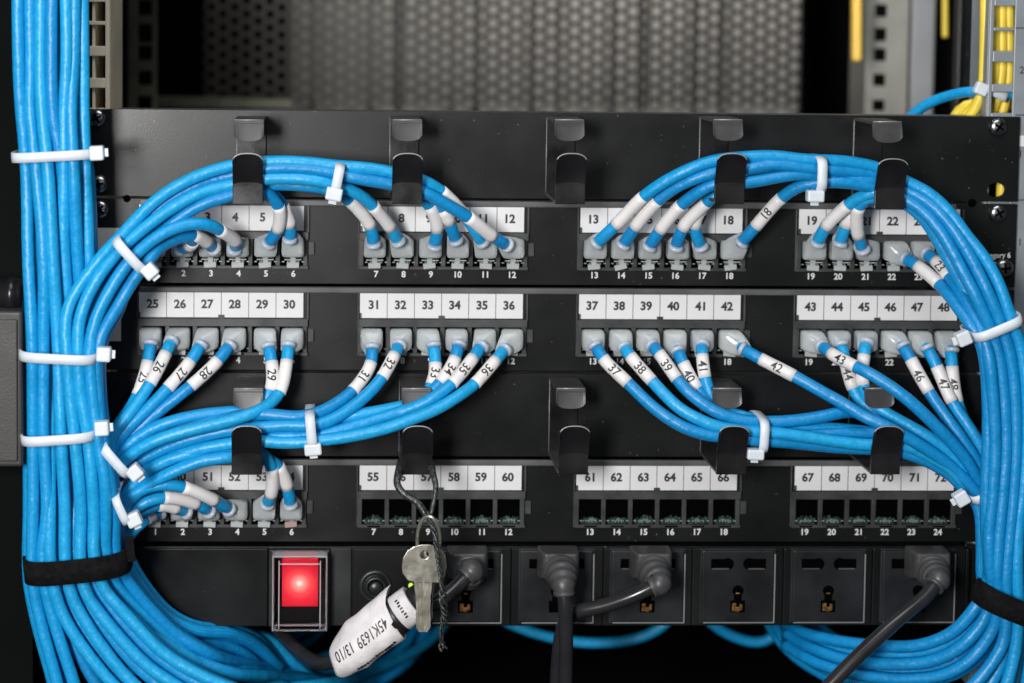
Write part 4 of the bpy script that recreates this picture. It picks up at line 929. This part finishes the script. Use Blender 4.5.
# rear rails (250 mm behind)
def rear(pxa, pxb, ha, hb, ys, material, label, d=-250):
    return rail(P(pxa, 60, d)[0], P(pxb, 60, d)[0], P(ha, 60, d)[0], P(hb, 60, d)[0], hz(ys, (ha + hb) / 2, d), -300, 110, d - 2, d, material, 'rear_rack_rail', label,
                side=[(P(pxa, 60, d)[0], P(pxa, 60, d)[0] + 2, d - 40, d - 2.1, -300, 110)], group='rear rack rails')
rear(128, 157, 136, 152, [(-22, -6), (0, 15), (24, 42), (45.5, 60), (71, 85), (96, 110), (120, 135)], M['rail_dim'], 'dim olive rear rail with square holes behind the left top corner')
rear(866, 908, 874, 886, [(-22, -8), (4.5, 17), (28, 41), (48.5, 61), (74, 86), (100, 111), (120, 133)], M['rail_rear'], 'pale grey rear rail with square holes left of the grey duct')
m = MB(); a, b = P(910, 60, -262), P(935, 60, -262); m.box(a[0], b[0], -290, -262, -300, 110); tag(m.build('cable_duct', M['trough'], bevel=2), 'plain light grey vertical duct between the pale rear rail and the yellow cables', 'cable duct')
m = MB(); a, b = P(958, 60, -150), P(962, 60, -150); m.box(a[0], b[0], -160, -150, -300, 110); m.box(P(966, 60, -150)[0], P(985, 60, -150)[0], -162, -158, -300, 110); tag(m.build('side_bracket', M['panel'], bevel=.5), 'dark upright side bracket left of the yellow cable bundle', 'bracket')
m = MB(); a, b = P(153, 103, -300), P(292, 103, -300); m.box(a[0], b[0], -330, -300, P(200, 108, -300)[2], P(200, 99, -300)[2]); tag(m.build('rear_shelf', M['rail_dim'], bevel=.6), 'dim grey shelf edge just above the top panel at the left', 'shelf')

# ------------------------------------------------------------------ yellow cables and blue one at the top right
gy = 'yellow cables behind the right rail'
for i, (s, lb) in enumerate([
 ("986,-130,-9 985,30 984,70 983,90 975,110,-12 965,122,-16", 'yellow cable in front of the bundle, just left of the right rail'),
 ("995,-130,-12 995,40 995,80 988,100 978,116,-16 970,128,-18", 'leftmost yellow cable seen through the square holes of the right rail'),
 ("1001,-130,-13 1002,40 1001,80 997,100 990,118,-16 984,135,-18", 'middle yellow cable seen through the square holes of the right rail'),
 ("1008,-130,-12 1009,40 1009,75 1006,100 1000,120 992,135,-18", 'right yellow cable seen through the square holes of the right rail'),
 ("988,-130,-16 990,40 989,80 980,100 968,112,-22 956,126,-24", 'yellow cable half hidden behind the front one left of the right rail'),
 ("998,-130,-18 998,40 997,80 990,102 974,112,-26 962,126,-26", 'yellow cable set back between the others seen through the right rail'),
 ("1012,-130,-18 1013,40 1012,80 1008,104 998,124,-22", 'yellow cable set back at the far right of the yellow bundle'),
 ("1005,-130,-19 1004,60 1000,100 985,104,-24 965,103,-26 952,118,-26 948,140,-26", 'yellow cable bowing out low beside the blue one'),
 ("1003,160,-9 1002,180,-8 1001,200,-8 1001,225,-10", 'yellow cable seen only through the oval hole at the right end of the top panel')]):
    run_cable(s, lb, gy, M['yellow'], 2.7)
run_cable("900,128,-40 915,112,-38 935,100,-30 955,94,-22 975,91,-12 1000,93,-10 1030,96,-12", 'short blue cable arching out behind the top panel at the right', None, BLUES[0], 2.8)
run_cable("856.5,-130,-200 856.5,20,-200 856.5,62.5,-200", 'thick orange yellow cable end hanging out of focus at the top right', None, M['orange'], 3.4, round_end=True)
run_cable("945,-130,-230 945,12,-230 945,38,-230", 'thin yellow cable far behind, right of the grey duct', None, M['yellow'], 1.9, round_end=True)
zip_tie((1002, 97), (983, 89), (981, 89), -14, 8, 'white zip tie gripping the short blue cable at the right rail', w=4.6, hd=-3, hs=(3.4, 2.4, 3.2), tail=False)

# ------------------------------------------------------------------ door latch at the left edge
t = thing('door_latch', P(0, 468, 40), 'grey cast latch housing at the left picture edge beside the left bundle', 'latch')
a, b = P(-40, 468, 62), P(21.5, 312, 62); m = MB(); m.box(a[0], b[0], 30, 60, a[2], b[2]); m.build('housing', M['greybox'], t, bevel=1.6, seg=3)
a, b = P(-40, 462, 62), P(17, 320, 62); m = MB(); m.box(a[0], b[0], 60.02, 61.4, a[2], b[2]); m.build('cover_plate', M['greybox'], t, bevel=.9, seg=3)
m = MB(); c = P(6, 308, 45); m.lathe((c[0] - 14, 44, P(6, 294, 45)[2]), (1, 0, 0), [(0, 7.6), (14, 7.6), (16, 9.2), (18.5, 9.2), (19, 8.2), (21, 8.0), (22.5, 6.5)], 30); m.build('pivot_barrel', M['hook'], t)

# ------------------------------------------------------------------ cabinet interior: perforated rear door, pale wall behind, dark sides
DD = -400
xa, xb = P(205, 60, DD)[0], P(800, 60, DD)[0]; zb, zt = -20, 150
pit = 9.6; rh = 3.35; dx = pit * math.sqrt(3) / 2; m = MB(); n = 12
A = [math.pi / 6 * k for k in range(n)]
nx = int((xb - xa) / dx) + 1; nz = int((zt - zb) / pit) + 1
for i in range(nx):
    for j in range(nz):
        cx = xa + (i + .5) * dx; cz = zb + (j + .5 + (.5 if i % 2 else 0)) * pit
        rin = [(cx + rh * math.cos(a), cz + rh * math.sin(a)) for a in A]
        rout = []
        for a in A:
            pass
            aa = (a - math.pi / 6) % (math.pi / 3); aa = aa if aa < math.pi / 6 else aa - math.pi / 3
            # normals of the hexagon point at 90, 30, -30 ... degrees
            r_ = (pit / 2) / math.cos(aa); rout.append((cx + r_ * math.cos(a), cz + r_ * math.sin(a)))
        vs = [(x, DD, z) for x, z in rin] + [(x, DD, z) for x, z in rout] + [(x, DD - 1.5, z) for x, z in rin]
        fs = [(q, (q + 1) % n, n + (q + 1) % n, n + q) for q in range(n)] + [(q, 2 * n + q, 2 * n + (q + 1) % n, (q + 1) % n) for q in range(n)]
        m.add(vs, fs)
tag(m.build('perforated_door', M['door']), 'dark perforated steel door out of focus behind the top panel', 'door')
bars = [(293, 311), (315, 367), (373, 396), (401, 450), (455, 473), (480, 529), (535, 556), (561, 610), (616, 641), (646, 691), (696, 719), (725, 799)]
m = MB()
for a, b in bars:
    q0, q1 = P(a, 60, -520)[0], P(b, 60, -520)[0]; m.box(q0, q1, -524 - rng.uniform(0, 3), -520, -60, 260)
tag(m.build('rear_wall', M['rearwall']), kind='structure')
m = MB(); m.box(-900, 900, -700, -690, -800, 700); tag(m.build('cabinet_back', M['wall']), kind='structure')
m = MB(); m.box(-330, -322, -690, -30, -800, 700); tag(m.build('cabinet_side', M['wall']), kind='structure')
m = MB(); m.box(300, 308, -690, -30, -800, 700); tag(m.build('cabinet_side', M['wall']), kind='structure')
m = MB(); m.box(-900, -262, 14, 18, -800, 700); m.box(-900, 900, -690, 20, -430, -420); tag(m.build('cabinet_floor', M['wall']), kind='structure')
m = MB(); m.box(-322, 300, -690, -20, 160, 166); tag(m.build('cabinet_roof', M['wall']), kind='structure')
m = MB(); m.box(-322, 300, -690, -35, -80, -74); tag(m.build('light_blocker', M['wall']), kind='structure')  # unseen sheet added to keep rear lamp light off the cables below

# ------------------------------------------------------------------ light
def area(name, loc, target, size, power, color=(1, 1, 1), sy=None):
    l = bpy.data.lights.new(name, 'AREA'); l.energy = power; l.color = color; l.size = size
    if sy: l.shape = 'RECTANGLE'; l.size_y = sy
    o = bpy.data.objects.new(name, l); col.objects.link(o); o.location = loc
    o.rotation_euler = (Vector(target) - Vector(loc)).to_track_quat('-Z', 'Y').to_euler(); return o
area('key_light', (-0.47, -1.25, 0.12), (0.0, 0, -0.14), .2, 17.8, (1, .985, .97), .36)
area('ceiling_light', (0.0, -0.75, 0.95), (0, 0, -0.12), .9, 7, (.96, .98, 1.0), .5)
area('aisle_light', (0.25, -1.9, 0.3), (0, 0, -.15), 1.2, 1.6, (.98, .99, 1.0), .8)
area('rear_wall_fill', (0.05, 0.43, 0.135), (0.02, 0.53, 0.03), .5, .42, (1, .94, .86), .1)  # lamp added behind the door to brighten the wall seen through the mesh
area('rear_rail_light', (0.20, 0.05, 0.15), (0.20, 0.26, 0.03), .12, .35)
w = bpy.data.worlds.new('World'); bpy.context.scene.world = w; w.use_nodes = True
w.node_tree.nodes['Background'].inputs[0].default_value = (.9, .95, 1, 1); w.node_tree.nodes['Background'].inputs[1].default_value = .04

# ------------------------------------------------------------------ camera object
cd_ = bpy.data.cameras.new('camera'); co = bpy.data.objects.new('camera', cd_); col.objects.link(co)
def toB(v): return Vector((v[0], v[2], -v[1]))      # (X, -Z, Y) -> blender
right, down, fwd = toB(RC[0]), toB(RC[1]), toB(RC[2])
mt = Matrix((right, -down, -fwd)).transposed().to_4x4(); mt.translation = Vector((WX * S, -D * S, WZ * S)); co.matrix_world = mt
cd_.sensor_width = 36; cd_.lens = FF / 1024 * 36; cd_.sensor_fit = 'HORIZONTAL'
cd_.shift_x = (512 - CX) / 1024; cd_.shift_y = (CY - 341.5) / 1024
cd_.clip_start = .05; cd_.clip_end = 20
cd_.dof.use_dof = True; cd_.dof.focus_distance = .975; cd_.dof.aperture_fstop = 4.8
sc = bpy.context.scene; sc.camera = co
sc.view_settings.view_transform = 'Standard'; sc.view_settings.look = 'None'; sc.view_settings.exposure = 0; sc.view_settings.gamma = 1
sc.cycles.max_bounces = 8; sc.cycles.transmission_bounces = 6; sc.cycles.use_denoising = True
for o in bpy.data.objects:
    if '_org' in o: del o['_org']
